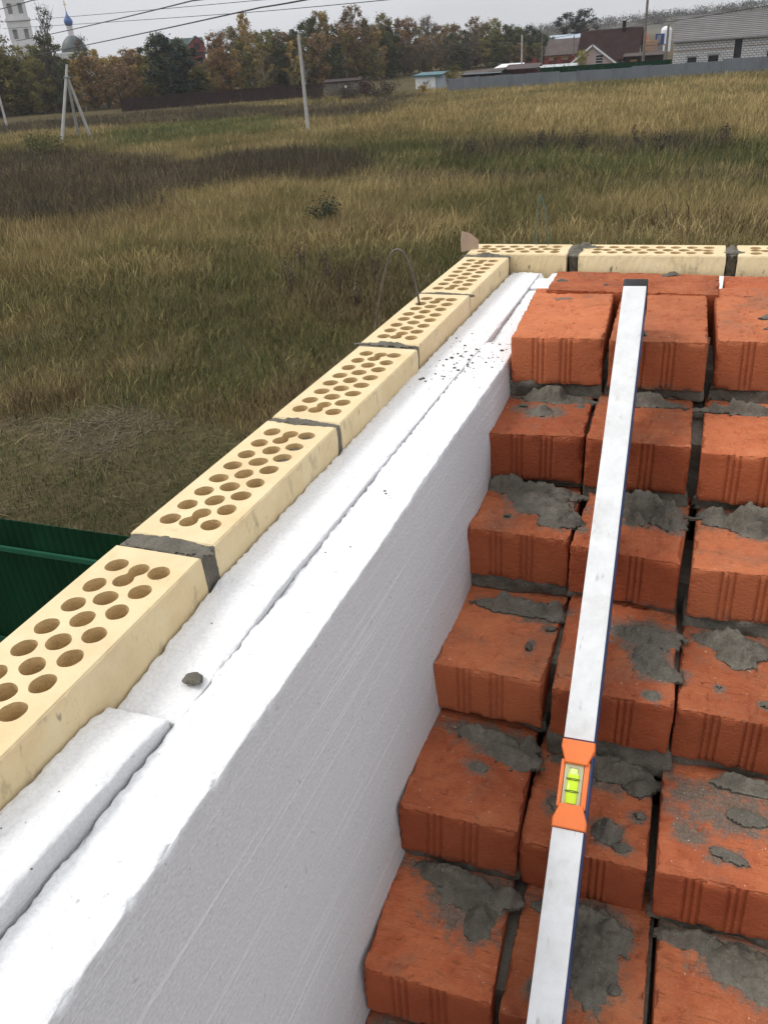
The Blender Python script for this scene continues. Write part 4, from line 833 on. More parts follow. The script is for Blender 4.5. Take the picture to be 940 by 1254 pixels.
# ---- red bricks
def red_mesh(seed, L=.25, W=.12, H=.065, fine=True):
    g = np.random.default_rng(seed)
    groove = np.array([.0290, .0355, .0420, .0660, .0725, .0790]) * W / .12 + g.uniform(-.003, .003)
    if fine:
        xs = np.unique(np.round(np.concatenate([edgegrid(W, 34, .0022), *[c + np.array([-.0019, -.0010, 0, .0010, .0019]) for c in groove]]), 5))
        ys = edgegrid(L, 66, .0022); zs = edgegrid(H, 15, .0022)
    else: xs, ys, zs = edgegrid(W, 8, .003), edgegrid(L, 10, .003), edgegrid(H, 4, .003)
    V, F = lattice(xs, ys, zs); P, n = rounded(V, (W, L, H), .0015 if fine else .003)
    if fine:
        o = seed * 3.7; Q = P + o
        endf = (np.abs(n[:, 1]) > .6)
        dg = np.min(np.abs(V[:, 0][:, None] - groove[None]), 1)
        fade = sstep(-.004, .006, H - V[:, 2]) * 1.0
        dep = .0021 * np.clip(1 - dg / .0019, 0, 1) ** .7 * endf * fade
        P = P - n * dep[:, None]
        top = np.clip(n[:, 2], 0, 1); rough = (fbm(Q * 130, 3, 1) - .5) * .0011 + (fbm(Q * 30, 2, 2) - .5) * .0012
        pit = -np.clip(fbm(Q * np.array([130, 330, 200]), 2, 5) - .64, 0, 1) * .018 * top
        P = P + n * ((rough + pit) * (.45 + .55 * top))[:, None]
        # torn arrises where the wire cut the top face, chipped corners
        ex = np.minimum.reduce([V[:, 0], W - V[:, 0]]); ey = np.minimum(V[:, 1], L - V[:, 1]); ez = np.minimum(V[:, 2], H - V[:, 2])
        e2 = np.sort(np.stack([ex, ey, ez], 1), 1)[:, 1]           # distance to the nearest edge
        edge = sstep(.0042, 0, e2)
        chip = np.clip(fbm(Q * 140, 3, 9) - .48, 0, 1) * .014 + np.clip(fbm(Q * 26, 2, 12) - .64, 0, 1) * .03
        burr = (fbm(Q * 260, 2, 14) - .5) * .0012
        c = np.array([W / 2, L / 2, H / 2]); P = P - n * (chip * edge)[:, None] + n * (burr * edge)[:, None]
        # slight warp of the whole brick
        a = g.normal(0, 1, 4) * .0009
        P[:, 2] += a[0] * np.sin(P[:, 1] / L * 3.1) + a[1] * (P[:, 0] / W - .5) * 2; P[:, 0] += a[2] * np.sin(P[:, 1] / L * 3.1)
    P[:, 2] -= H; return mesh_np('brick', P, F)
FINE = [red_mesh(s) for s in range(9)]
FINESTR = [red_mesh(40, .115, .25, .065)]       # laid across the end of the wall
PLAIN = red_mesh(3, fine=False); CUT = red_mesh(4, .115, .12, .065, False)
def brick(me, x, y, z, ya=0, ro=0, pi=0, parent=red, mat='red', smooth=True):
    o = link('brick', me, mat, parent, smooth); o.location = (x, y, z); o.rotation_euler = (pi, ro, ya); return o
POSE = [[(.0006, -.4732, .0058, .045, -.0057, -.0032), (.1276, -.4700, .0050, .0192, -.0143, .0009), (.2579, -.4527, .0047, .0229, -.0218, .002)],
        [(-.0038, -.5975, -.0778, .040, .0042, .0088), (.1197, -.6034, -.0738, -.007, .001, .0041), (.2512, -.6065, -.0781, -.0065, -.0109, .0059)],
        [(-.0009, -.7142, -.1516, .0159, .0023, -.004), (.1213, -.7200, -.1560, -.045, .0007, .016), (.2525, -.7312, -.1562, -.0137, -.010, .0075)],
        [(-.0014, -.8647, -.2348, -.0162, .0059, .008), (.1290, -.8766, -.2300, .022, .0114, .018), (.2508, -.8682, -.2370, -.0085, .0037, .0125)],
        [(.0007, -1.0045, -.3054, .040, .036, -.012), (.1197, -.9951, -.3269, .0151, .0026, .0019), (.2463, -1.0013, -.3141, .0011, -.0256, .0076)],
        [(.0025, -1.1293, -.3806, .028, .0056, 0), (.1289, -1.1263, -.3883, .0061, 0, 0), (.2569, -1.1255, -.3883, .0061, 0, 0)],
        [(.0030, -1.2540, -.4620, .015, .0, 0), (.1270, -1.2520, -.4630, .0061, 0, 0), (.2550, -1.2530, -.4630, .0, 0, 0)],
        [(.0010, -1.3800, -.5400, .0, .0, 0), (.1270, -1.3790, -.5410, .0061, 0, 0), (.2550, -1.3800, -.5410, .0, 0, 0)],
        [(.0010, -1.5050, -.6180, .0, .0, 0), (.1270, -1.5050, -.6190, .0, 0, 0), (.2550, -1.5050, -.6190, .0, 0, 0)]]
# smears and lumps on the treads: row, x, distance back from the front edge, half sizes, thickness, turn, roughness
SM = [(1, .060, .124, .062, .016, .011, 0, .5), (1, .052, .072, .021, .013, .006, .3, .35), (1, .025, .090, .007, .006, .003, 0, .6), (1, .100, .095, .006, .004, .003, 0, .6), (1, .18, .126, .05, .010, .010, 0, .5), (1, .30, .130, .06, .009, .010, 0, .5),
      (2, .030, .115, .040, .014, .016, 0, .45), (2, .070, .085, .042, .034, .0045, -.5, .55), (2, .098, .050, .022, .026, .0050, -.7, .6), (2, .120, .040, .013, .011, .008, 0, .5), (2, .060, .112, .060, .012, .010, 0, .5), (2, .195, .098, .052, .026, .016, .1, .5), (2, .225, .082, .026, .020, .016, 0, .55), (2, .185, .070, .020, .010, .010, .3, .6), (2, .310, .112, .052, .022, .014, -.1, .5), (2, .318, .088, .022, .014, .010, -.2, .55), (2, .275, .122, .026, .010, .010, 0, .5), (2, .040, .040, .005, .004, .003, 0, .6),
      (3, .068, .128, .050, .014, .010, 0, .5), (3, .110, .128, .020, .014, .012, 0, .5), (3, .093, .056, .004, .010, .003, .2, .4), (3, .110, .092, .010, .006, .003, .5, .7), (3, .215, .112, .045, .020, .007, 0, .55), (3, .222, .072, .020, .036, .0050, .1, .5), (3, .236, .050, .020, .014, .0050, 0, .55), (3, .226, .012, .008, .007, .003, 0, .5), (3, .300, .122, .045, .018, .012, -.2, .45), (3, .308, .104, .020, .020, .010, 0, .45), (3, .335, .03, .006, .005, .002, 0, .6), (3, .290, .045, .005, .004, .002, 0, .6),
      (4, .065, .122, .050, .013, .010, -.1, .55), (4, .090, .106, .034, .018, .005, -.2, .6), (4, .110, .118, .014, .012, .010, 0, .5), (4, .064, .072, .012, .008, .004, .2, .5), (4, .200, .122, .056, .018, .010, 0, .55), (4, .225, .100, .022, .012, .006, .3, .6), (4, .200, .034, .015, .015, .012, .4, .55), (4, .214, .020, .010, .008, .007, 0, .5), (4, .150, .058, .013, .014, .003, 0, .6), (4, .228, .062, .008, .006, .003, 0, .6), (4, .306, .033, .019, .007, .005, -.25, .3), (4, .325, .082, .018, .010, .003, 0, .6), (4, .330, .126, .04, .010, .010, 0, .5),
      (5, .060, .118, .056, .014, .011, -.1, .5), (5, .075, .100, .040, .016, .003, -.1, .7), (5, .094, .078, .016, .030, .007, -.15, .45), (5, .115, .112, .014, .012, .010, 0, .5), (5, .185, .118, .045, .014, .012, 0, .5), (5, .200, .070, .024, .050, .004, .1, .6), (5, .155, .030, .008, .010, .004, 0, .6), (5, .222, .048, .007, .006, .003, 0, .6), (5, .170, .060, .006, .005, .003, 0, .6), (5, .335, .108, .045, .022, .008, -.15, .5), (5, .350, .085, .028, .016, .005, -.3, .55), (5, .290, .122, .040, .012, .010, 0, .5), (5, .215, .100, .02, .02, .006, 0, .6),
      (6, .060, .118, .056, .014, .011, 0, .5), (6, .190, .118, .050, .014, .011, 0, .5), (6, .320, .112, .050, .018, .011, 0, .5), (6, .09, .06, .02, .02, .004, 0, .6)]
STAINS = [(4, .300, .100, .075, .034), (4, .275, .052, .026, .020), (1, .055, .075, .042, .032), (4, .310, .085, .075, .035), (4, .080, .110, .060, .030), (5, .080, .085, .055, .045), (5, .195, .075, .040, .055), (2, .085, .085, .050, .045), (1, .055, .080, .034, .026), (3, .215, .095, .040, .045), (3, .09, .115, .05, .02), (5, .33, .10, .06, .03), (6, .08, .09, .05, .04), (4, .20, .105, .05, .03), (0, .05, .19, .02, .01)]
def stained(me, k, j):
    q = POSE[k][j]; me = me.copy(); me.name = 'brick'; n = len(me.vertices); co = np.empty(n * 3, np.float32); me.vertices.foreach_get('co', co); co = co.reshape(-1, 3)
    s = np.zeros(n)
    for kk, x, tt, rx, ry in [(m[0], m[1], m[2], m[3] * 1.25 + .004, m[4] * 1.3 + .004) for m in SM] + STAINS:
        if kk != k: continue
        d = np.sqrt(((co[:, 0] + q[0] - x) / rx) ** 2 + ((co[:, 1] - tt) / ry) ** 2); s = np.maximum(s, np.clip(1.45 - d, 0, 1) * .8)
    s *= co[:, 2] > -.006
    g = np.random.default_rng(k * 3 + j)
    if g.random() < .75: s = np.maximum(s, (co[:, 2] < -.045) * (co[:, 1] < .02) * np.clip((-.045 - co[:, 2]) / .02, 0, 1) * g.uniform(.25, .6))      # splashes at the foot of the face
    at = me.attributes.new('stain', 'FLOAT', 'POINT'); at.data.foreach_set('value', s.astype(np.float32)); return me
rowz = []
for k, row in enumerate(POSE):
    for j, q in enumerate(row): brick(stained(FINE[(k * 4 + j * 7) % 9], k, j), *q)
    rowz.append(sum(q[2] for q in row) / 3)
brick(FINESTR[0], .0085, -.252, .0095, -.004, .0, .004); brick(red_mesh(51, .115, .12, .065), .2660, -.247, .0060, .002, .0, .002)
# bricks behind, where the flank of the wall shows
for k in range(1, 9):
    y = POSE[k][2][1] + .258
    while y < -.16:
        L_ = .25 if -.135 - y > .2 else .115
        brick(PLAIN if L_ == .25 else CUT, .258, y, rowz[k], smooth=False); y += L_ + .009
MB().box(.012, .372, -1.36, -.148, -1.25, -.545).obj('lower_wall', 'redwall', red)
MB().box(.014, .252, -1.10, -.15, -.544, -.40).obj('core', 'mortar', red); MB().box(.014, .252, -.82, -.15, -.399, -.245).obj('core', 'mortar', red); MB().box(.014, .252, -.56, -.15, -.244, -.09).obj('core', 'mortar', red)

# ---- mortar
def lump_box(name, dims, loc, amp, seed, parent, res=.0035, r=.003, rz=0, freq=70, frontamp=None):
    ax = [edgegrid(d, max(2, int(d / res)), min(r, d * .3)) for d in dims]; V, F = lattice(*ax); P, n = rounded(V, dims, min(r, min(dims) * .3))
    Q = P + seed * 2.3; d = (fbm(Q * freq, 3, seed) - .55) * 2 * amp + (fbm(Q * freq * 4, 2, seed + 3) - .5) * amp * .5
    if frontamp: d = d + np.where(n[:, 1] < -.5, (fbm(Q * 28, 3, seed + 5) - .55) * frontamp, 0)
    P = P + n * d[:, None]; me = mesh_np(name, P, F); o = link(name, me, 'mortar', parent, True); o.location = loc; o.rotation_euler = (0, 0, rz); return o
def blob(name, x, y, z, rx, ry, th, seed, parent, rz=0.0, rough=.55, res=.0017, slope=0.0, freq=46, lump=1.0):
    """a trowelled lump or smear: a height field over an uneven outline that dies out into the surface under it"""
    ex = 1.45; nx = max(8, int(2 * ex * rx / res)); ny = max(8, int(2 * ex * ry / res)); nx, ny = min(nx, 110), min(ny, 110)
    gx, gy = np.meshgrid(np.linspace(-ex * rx, ex * rx, nx), np.linspace(-ex * ry, ex * ry, ny), indexing='ij'); X = gx.ravel(); Y = gy.ravel(); o3 = np.stack([X, Y, 0 * X + seed * 1.7], 1)
    m = 1 - np.sqrt((X / rx) ** 2 + (Y / ry) ** 2) + (fbm(o3 * freq, 4, seed) - .5) * 2 * rough + (fbm(o3 * 190, 3, seed + 6) - .5) * .45
    lp = .35 + 1.3 * fbm(o3 * 60, 3, seed + 9) * lump + .45 * (fbm(o3 * 230, 3, seed + 4) - .5)
    h = th * 1.25 * sstep(-.02, .85, m) * lp
    Z = np.where(m > 0, h, np.clip(m, -.3, 0) * .012); keep = m > -.16
    id_ = np.arange(nx * ny).reshape(nx, ny); F = np.stack([id_[:-1, :-1], id_[1:, :-1], id_[1:, 1:], id_[:-1, 1:]], -1).reshape(-1, 4); F = F[keep[F].all(1)]
    if not len(F): return None
    # close the underside so that the lump is a solid
    u, inv = np.unique(F, return_inverse=True); F = inv.reshape(F.shape); n = len(u)
    T = np.stack([X[u], Y[u], Z[u] + slope * Y[u]], 1); B = T.copy(); B[:, 2] = np.minimum(T[:, 2], slope * Y[u] - .001) - .002
    E = np.sort(np.concatenate([F[:, [0, 1]], F[:, [1, 2]], F[:, [2, 3]], F[:, [3, 0]]]), 1); ue, cnt = np.unique(E, axis=0, return_counts=True); bd = ue[cnt == 1]
    sides = np.stack([bd[:, 0], bd[:, 1], bd[:, 1] + n, bd[:, 0] + n], 1)
    me = mesh_np(name, np.concatenate([T, B]), np.concatenate([F, F[:, ::-1] + n, sides])); o = link(name, me, 'mortar', parent, True); o.location = (x, y, z); o.rotation_euler = (0, 0, rz); return o
for k in range(8):                                                   # bed under each course, with its squeezed-out lip
    for j in range(3):
        x, y, z, ya, ro, pi = POSE[k][j]
        zb = POSE[k + 1][j][2]; zt = z - .065; hh = max(.008, zt - zb)
        lump_box('mortar_bed', (.124, .135, hh + .004), (x - .002, y + .004 + .004 * ((k + j) % 2), zb - .002), .0035, 3 + k * 3 + j, red, .0036, .003, ya, 60, .020)
for k in range(8):                                                   # upright joints, kept low between the brick columns
    for j in range(2):
        a = POSE[k][j]; b = POSE[k][j + 1]; x0 = a[0] + .118
        lump_box('mortar_joint', (max(.006, b[0] - x0 + .004), .10, .045), (x0 - .001, max(a[1], b[1]) + .028, min(a[2], b[2]) - .092), .002, 60 + k * 2 + j, red, .005, .002)
for i, (k, x, tt, rx, ry, th, rz, ro) in enumerate(SM):
    j = 0 if x < .1235 else 1 if x < .249 else 2
    q = POSE[k][j]; z = q[2] - (x - q[0]) * math.sin(q[4]) + tt * math.sin(q[5])
    if tt > .10: tt -= .006
    blob('mortar_smear', x, q[1] + tt + (x - q[0]) * math.sin(q[3]), z + .0004, rx * .9, ry * .88, th * 1.15, 200 + i, red, rz, ro)
for i, (x, y, rx, ry, th) in enumerate(((.024, -.195, .010, .005, .0016), (.187, -.150, .013, .005, .005), (.095, -.215, .004, .002, .0012), (.150, -.225, .005, .002, .0012))):
    blob('mortar_smear', x, y, .0098, rx, ry, th, 320 + i, red, .4, .7)
for i, (x, y, rx, ry) in enumerate(((.325, -.352, .013, .006), (.322, -.398, .008, .006), (.168, -.445, .004, .003), (.34, -.33, .006, .003))):
    blob('mortar_smear', x, y, .0050 - (x - .2579 if x > .25 else x - .1276) * .02 + .002, rx, ry, .005, 340 + i, red, -.1, .45)

# ---- cream bricks with three rows of holes
def cream_mesh(seed, L=.25, W=.085, H=.065, pitches=7, fill=()):
    g = random.Random(seed); loops = []
    def circ(cx, cy, r):
        ph = g.uniform(0, 6.28); e = g.uniform(.0, .06); k2 = g.uniform(0, 6.28)
        return [(cx + r * (1 + e * math.cos(2 * q + ph) + .02 * math.cos(5 * q + k2)) * math.cos(q), cy + r * (1 + e * math.cos(2 * q + ph) + .02 * math.sin(4 * q + ph)) * math.sin(q)) for q in [2 * math.pi * i / 22 for i in range(22)]]
    def peanut(cx, cy, s, ang):
        r = .0086; a = (cx + s * math.cos(ang), cy + s * math.sin(ang)); b = (cx - s * math.cos(ang), cy - s * math.sin(ang)); P = []
        for i in range(30):
            q = 2 * math.pi * i / 30; best = 0
            for c in (a, b):
                dx, dy = c[0] - cx, c[1] - cy; t = dx * math.cos(q) + dy * math.sin(q); h = r * r - (dx * dx + dy * dy - t * t)
                if h > 0: best = max(best, t + math.sqrt(h))
            best = max(best, .0052); P.append((cx + best * math.cos(q), cy + best * math.sin(q)))
        return P
    p = .0275; y0 = (L - p * pitches) / 2
    for x in (W / 2 - .0205, W / 2 + .0205):
        for i in range(pitches + 1): loops.append(circ(x + g.uniform(-.0008, .0008), y0 + i * p + g.uniform(-.001, .001), .0094))
    for i in range(1, pitches - 1): loops.append(circ(W / 2 + g.uniform(-.0006, .0006), y0 + (i + .5) * p, .0096))
    loops.append(peanut(W / 2, y0 + .32 * p, .0085, R(78))); loops.append(peanut(W / 2, y0 + (pitches - .32) * p, .0085, R(78)))
    b = .0016; outline = []
    def side(a, c, n):
        for i in range(n): f = i / n; outline.append((a[0] + (c[0] - a[0]) * f + g.uniform(-.0004, .0004), a[1] + (c[1] - a[1]) * f + g.uniform(-.0004, .0004)))
    side((b, b), (W - b, b), 14); side((W - b, b), (W - b, L - b), 40); side((W - b, L - b), (b, L - b), 14); side((b, L - b), (b, b), 40)
    V2 = [Vector(q) for q in outline]; E = [(i, (i + 1) % len(outline)) for i in range(len(outline))]
    for lp in loops:
        o = len(V2); V2 += [Vector(q) for q in lp]; E += [(o + i, o + (i + 1) % len(lp)) for i in range(len(lp))]
    vo, eo, fo, ov, oe, of = geometry.delaunay_2d_cdt(V2, E, [], 0, 1e-7)
    mb = MB(); polys = [np.array(lp) for lp in loops]
    def inhole(c):
        for lp in polys:
            if abs(c[0] - lp[:, 0].mean()) < .022 and abs(c[1] - lp[:, 1].mean()) < .022 and inside(np.array([c]), [tuple(q) for q in lp])[0]: return True
        return False
    T = []
    for f in fo:
        c = (sum(vo[i][0] for i in f) / len(f), sum(vo[i][1] for i in f) / len(f))
        if not inhole(c): T.append(tuple(f))
    zt = lambda x, y: .0
    mb.add([(v[0], v[1], zt(*v)) for v in vo], T)
    n = len(outline); cx, cy = W / 2, L / 2
    ring1 = [(x, y, 0) for x, y in outline]
    def outp(x, y): 
        X = 0 if x < b * 1.6 else W if x > W - b * 1.6 else x; Y = 0 if y < b * 1.6 else L if y > L - b * 1.6 else y
        return X, Y
    rings = [ring1]
    for zz in (-.0016, -.012, -.03, -.05, -H + .001):
        rr = []
        for x, y in outline:
            X, Y = outp(x, y); w_ = (g.uniform(-.0005, .0005)); rr.append((X + (w_ if X in (0, W) else 0), Y + (w_ if Y in (0, L) else 0), zz))
        rings.append(rr)
    m = MB()
    m.add([q for r_ in rings for q in r_], [(k * n + (i + 1) % n, k * n + i, (k + 1) * n + i, (k + 1) * n + (i + 1) % n) for k in range(len(rings) - 1) for i in range(n)] + [tuple(range((len(rings) - 1) * n, len(rings) * n))])
    mb.add(m.v, m.f)
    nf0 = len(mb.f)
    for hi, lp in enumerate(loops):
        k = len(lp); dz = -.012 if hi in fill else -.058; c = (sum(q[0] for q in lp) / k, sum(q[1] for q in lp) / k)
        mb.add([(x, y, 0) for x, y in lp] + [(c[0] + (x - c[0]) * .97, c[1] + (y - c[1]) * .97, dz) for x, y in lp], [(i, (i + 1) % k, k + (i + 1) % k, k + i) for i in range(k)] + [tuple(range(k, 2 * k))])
    me = mb.mesh('brick'); me.materials.append(MATS['cream']); me.materials.append(MATS['cream_hole_shade']); mi = np.zeros(len(me.polygons), np.int32); mi[nf0:] = 1; me.polygons.foreach_set('material_index', mi); return me, loops
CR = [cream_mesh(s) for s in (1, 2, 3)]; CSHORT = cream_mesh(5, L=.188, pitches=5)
ROWP = [(-.1009, -.0023, -.0378), (-.1094, -.2572, -.0311), (-.1141, -.5235, -.0420), (-.1251, -.7826, -.0381), (-.1351, -1.0518, -.0206), (-.1420, -1.3160, -.0200)]
def plug(q, loop, depth, seed):                                       # mortar that has run into a hole
    cx = sum(p[0] for p in loop) / len(loop); cy = sum(p[1] for p in loop) / len(loop); mb = MB(); n = len(loop)
    mb.add([(cx, cy, -depth + .002)] + [(cx + (x - cx) * .97, cy + (y - cy) * .97, -depth) for x, y in loop] + [(cx + (x - cx) * .96, cy + (y - cy) * .96, -depth - .02) for x, y in loop],
           [(0, 1 + i, 1 + (i + 1) % n) for i in range(n)] + [(1 + (i + 1) % n, 1 + i, 1 + n + i, 1 + n + (i + 1) % n) for i in range(n)] + [tuple(range(2 * n, n, -1))])
    o = mb.obj('mortar_plug', 'mortar', cream); o.location = q.location; o.rotation_euler = q.rotation_euler
for i, (x, y, ya) in enumerate(ROWP):
    me, loops = CR[i % 3]; W = .0855; c_, s_ = math.cos(ya), math.sin(ya)
    # the stored point is the far inner top corner; the mesh origin is the near outer one
    px, py = x - W * c_ + .25 * s_, y - W * s_ - .25 * c_
    o = brick(me, px, py, 0, ya, 0, 0, cream, 'cream', False)
    if i in (2, 3): 
        for h in ((15, 14, 13) if i == 3 else (15,)): plug(o, loops[h], .006, h)
    if i == 1: plug(o, loops[22], .01, 5)
FX = [(-.1885, .0235, 'short'), (.0210, .0235, 0), (.2900, .0240, 1), (.5560, .0240, 2)]
for x, y, k in FX:
    if k == 'short': me, L_ = CSHORT[0], .188
    else: me, L_ = CR[k][0], .25
    o = brick(me, x, y + .0855, 0, R(-90), 0, 0, cream, 'cream', False)
# mortar between the cream bricks: filled joint, with some lifted onto the top faces
def cream_joint(i, gap, spill, seed):
    x, y, ya = ROWP[i]; c_, s_ = math.cos(ya), math.sin(ya); yn = y - .25; xr = x + .25 * s_
    lump_box('mortar_joint', (.0835, gap + .003, .066), (xr - .0845 * c_, yn - gap - .0015 - .0845 * s_, -.0665), .0016, seed, cream, .004, .002, ya, 90)
    blob('mortar_joint', xr - .044, yn - gap * .5 + spill[0], .0002, .040, spill[1], spill[2], seed + 1, cream, ya, .35, .0022)
cream_joint(0, .0055, (.001, .004, .0025), 400); cream_joint(1, .012, (.001, .007, .004), 404); cream_joint(2, .010, (-.001, .007, .004), 408); cream_joint(3, .018, (.002, .011, .0035), 412); cream_joint(4, .013, (0, .009, .004), 416)
blob('mortar_joint', -.145, .006, .0002, .040, .010, .005, 430, cream, 0, .4)
lump_box('mortar_joint', (.086, .020, .062), (-.189, .001, -.0645), .0015, 431, cream, .004, .002)
lump_box('mortar_joint', (.017, .070, .060), (.0020, .036, -.064), .003, 432, cream, .003, .003, 0, 90); blob('mortar_joint', .012, .062, -.001, .016, .034, .007, 433, cream, 0, .45); blob('mortar_joint', .026, .085, .0, .020, .014, .007, 434, cream, .2, .45)
lump_box('mortar_joint', (.017, .066, .062), (.2725, .040, -.064), .003, 435, cream, .003, .003, 0, 90); blob('mortar_joint', .281, .070, -.001, .010, .034, .006, 436, cream, 0, .4); blob('mortar_joint', .284, .052, .0, .017, .010, .003, 437, cream, 0, .6)
lump_box('mortar_joint', (.016, .070, .060), (.5405, .036, -.064), .003, 438, cream, .003, .003, 0, 90)
# the courses below
mb = MB(); mb.add([(-.178, .016, -.078), (-.098, .016, -.078), (-.142, -1.60, -.078), (-.222, -1.60, -.078), (-.178, .016, -WZ), (-.098, .016, -WZ), (-.142, -1.60, -WZ), (-.222, -1.60, -WZ)], [(0, 3, 2, 1), (4, 5, 6, 7), (0, 4, 7, 3), (1, 2, 6, 5), (0, 1, 5, 4), (2, 3, 7, 6)]); mb.obj('lower_wall', 'creamwall', cream)
MB().box(-.180, .81, .0255, .107, -WZ, -.0775).obj('lower_wall', 'creamwall', cream)
mb = MB(); mb.add([(-.185, .10, -.066), (.80, .10, -.066), (.80, .03, -.066), (-.185, .03, -.066), (-.185, .10, -.0774), (.80, .10, -.0774), (.80, .03, -.0774), (-.185, .03, -.0774)], [(3, 2, 1, 0), (4, 5, 6, 7), (0, 1, 5, 4), (1, 2, 6, 5), (2, 3, 7, 6), (3, 0, 4, 7)]); mb.obj('mortar_bed', 'mortar', cream)
mb = MB(); mb.add([(-.184, -.005, -.066), (-.104, -.005, -.066), (-.148, -1.56, -.066), (-.226, -1.56, -.066), (-.184, -.005, -.0774), (-.104, -.005, -.0774), (-.148, -1.56, -.0774), (-.226, -1.56, -.0774)], [(0, 3, 2, 1), (4, 5, 6, 7), (0, 4, 7, 3), (1, 2, 6, 5), (0, 1, 5, 4), (2, 3, 7, 6)]); mb.obj('mortar_bed', 'mortar', cream)

# ---- foam boards
YS = [-1.9, -1.38, -1.3, -1.172, -1.132, -.957, -.776, -.525, -.464, -.09, .02]
SEAM = lambda y: np.interp(y, [-1.9, -1.352, -1.204, -1.078, -.96, -.755, -.581, -.386, -.09, .02], [-.108, -.0925, -.0845, -.078, -.0735, -.067, -.061, -.0515, -.047, -.046])
RIGHT = lambda y: np.interp(y, [-1.9, -1.38, -1.3, -1.172, -1.132, -.957, -.776, -.525, -.464, -.3], [-.050, -.037, -.0345, -.029, -.027, -.0195, -.016, -.0075, -.005, -.004])
LEFT = lambda y: np.interp(y, [-1.9, -1.55, -1.302, -1.052, -.7826, -.5235, -.2572, .02], [-.150, -.1445, -.1400, -.1340, -.1250, -.1160, -.1080, -.0985])
def board(label, y0, y1, xl, xr, ztop, depth, seed, r=.004, nz=30, ny=None, settle=False):
    L = y1 - y0; W = .055; ny = ny or int(L / .0036); ax = [edgegrid(W, 20, r), edgegrid(L, ny, r), np.unique(np.concatenate([edgegrid(depth, nz, r), depth - np.array([.006, .010, .016, .024])]))]
    V, F = lattice(*ax); P, n = rounded(V, (W, L, depth), r); Y = P[:, 1] + y0
    Q = np.stack([P[:, 0] * 1.0, Y, P[:, 2]], 1) + seed
    e = np.sort(np.stack([np.minimum(V[:, 0], W - V[:, 0]), np.minimum(V[:, 1], L - V[:, 1]), depth - V[:, 2]], 1), 1)[:, 1]; edge = sstep(.0055, 0, e)
    bead = (fbm(Q * 210, 2, seed) - .5) * .0020; wob = (fbm(Q * 60, 3, seed + 2) - .5) * .0012; big = (fbm(Q * 7, 2, seed + 4) - .5) * .002
    topm = np.clip(n[:, 2], 0, 1); d = bead * (.2 + .8 * topm) + wob * topm + edge * (wob * .6 + (fbm(Q * 190, 2, seed + 3) - .5) * .0026 - np.clip(fbm(Q * 110, 3, seed + 7) - .56, 0, 1) * .007) + big * edge * .3
    P = P + n * d[:, None]
    a, b = xl(Y), xr(Y); f = P[:, 0] / W
    if settle:                                     # lower down the board leans out against the bricks
        dc = np.maximum(.03, -.03 - .6177 * (Y + .47)); tt = np.clip((depth - P[:, 2]) / dc, 0, 1.3); b = b + (-.0015 - b) * tt; a = a + (-.0015 - xr(Y)) * tt * .999
    X = a + (b - a) * f; Z = P[:, 2] - depth + ztop(Y)
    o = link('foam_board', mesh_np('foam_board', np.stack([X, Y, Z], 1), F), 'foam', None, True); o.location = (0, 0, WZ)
    return tag(o, label, 'foam board', 'white foam boards between the two brick walls')
g1 = lambda f, d: (lambda y: f(y) + d)
board('outer foam board nearest the camera, its raised rounded end butting the next board', -1.9, -1.192, g1(LEFT, .0005), g1(SEAM, -.0018), lambda y: np.interp(y, [-1.9, -1.30, -1.22, -1.192], [-.027, -.029, -.031, -.035]), .58, 11, .0032)
board('outer foam board running beside the cream bricks up to the corner', -1.188, .016, g1(LEFT, .0005), g1(SEAM, .0), lambda y: np.interp(y, [-1.188, -1.12, -1.04, -.5, .02], [-.044, -.038, -.0315, -.029, -.031]), .58, 12, .0016)
board('inner foam board with broad grey side face beside the red brick steps', -1.9, -.398, g1(SEAM, .0004), RIGHT, lambda y: np.interp(y, [-1.9, -1.36, -1.2, -1.0, -.7, -.395], [-.050, -.046, -.0415, -.036, -.032, -.0285]), .60, 13, .0014, 44, 420, True)
board('short inner foam board piece left of the topmost red brick', -.391, -.094, g1(SEAM, .0006), lambda y: np.interp(y, [-.4, -.26, -.1], [-.0035, -.001, -.001]), lambda y: np.interp(y, [-.4, -.3, -.1], [-.0395, -.036, -.034]), .58, 14, .003)
# strip along the far cream bricks
V, F = lattice(edgegrid(.43, 90, .003), edgegrid(.105, 20, .003), edgegrid(.5, 8, .003)); P, n = rounded(V, (.43, .105, .5), .003); P = P + n * ((fbm(P * 120, 3, 5) - .5) * .0028)[:, None]
P[:, 2] -= .5; P[:, 2] -= sstep(.012, .0, np.abs(P[:, 0] - .012)) * (P[:, 2] > -.02) * .012 * (P[:, 1] > .07)
o = link('foam_board', mesh_np('foam_board', P, F), 'foam', None, True); o.location = (-.0455, -.0895, WZ - .031); tag(o, 'foam strip between the red bricks and the far cream brick row', 'foam board', 'white foam boards between the two brick walls')
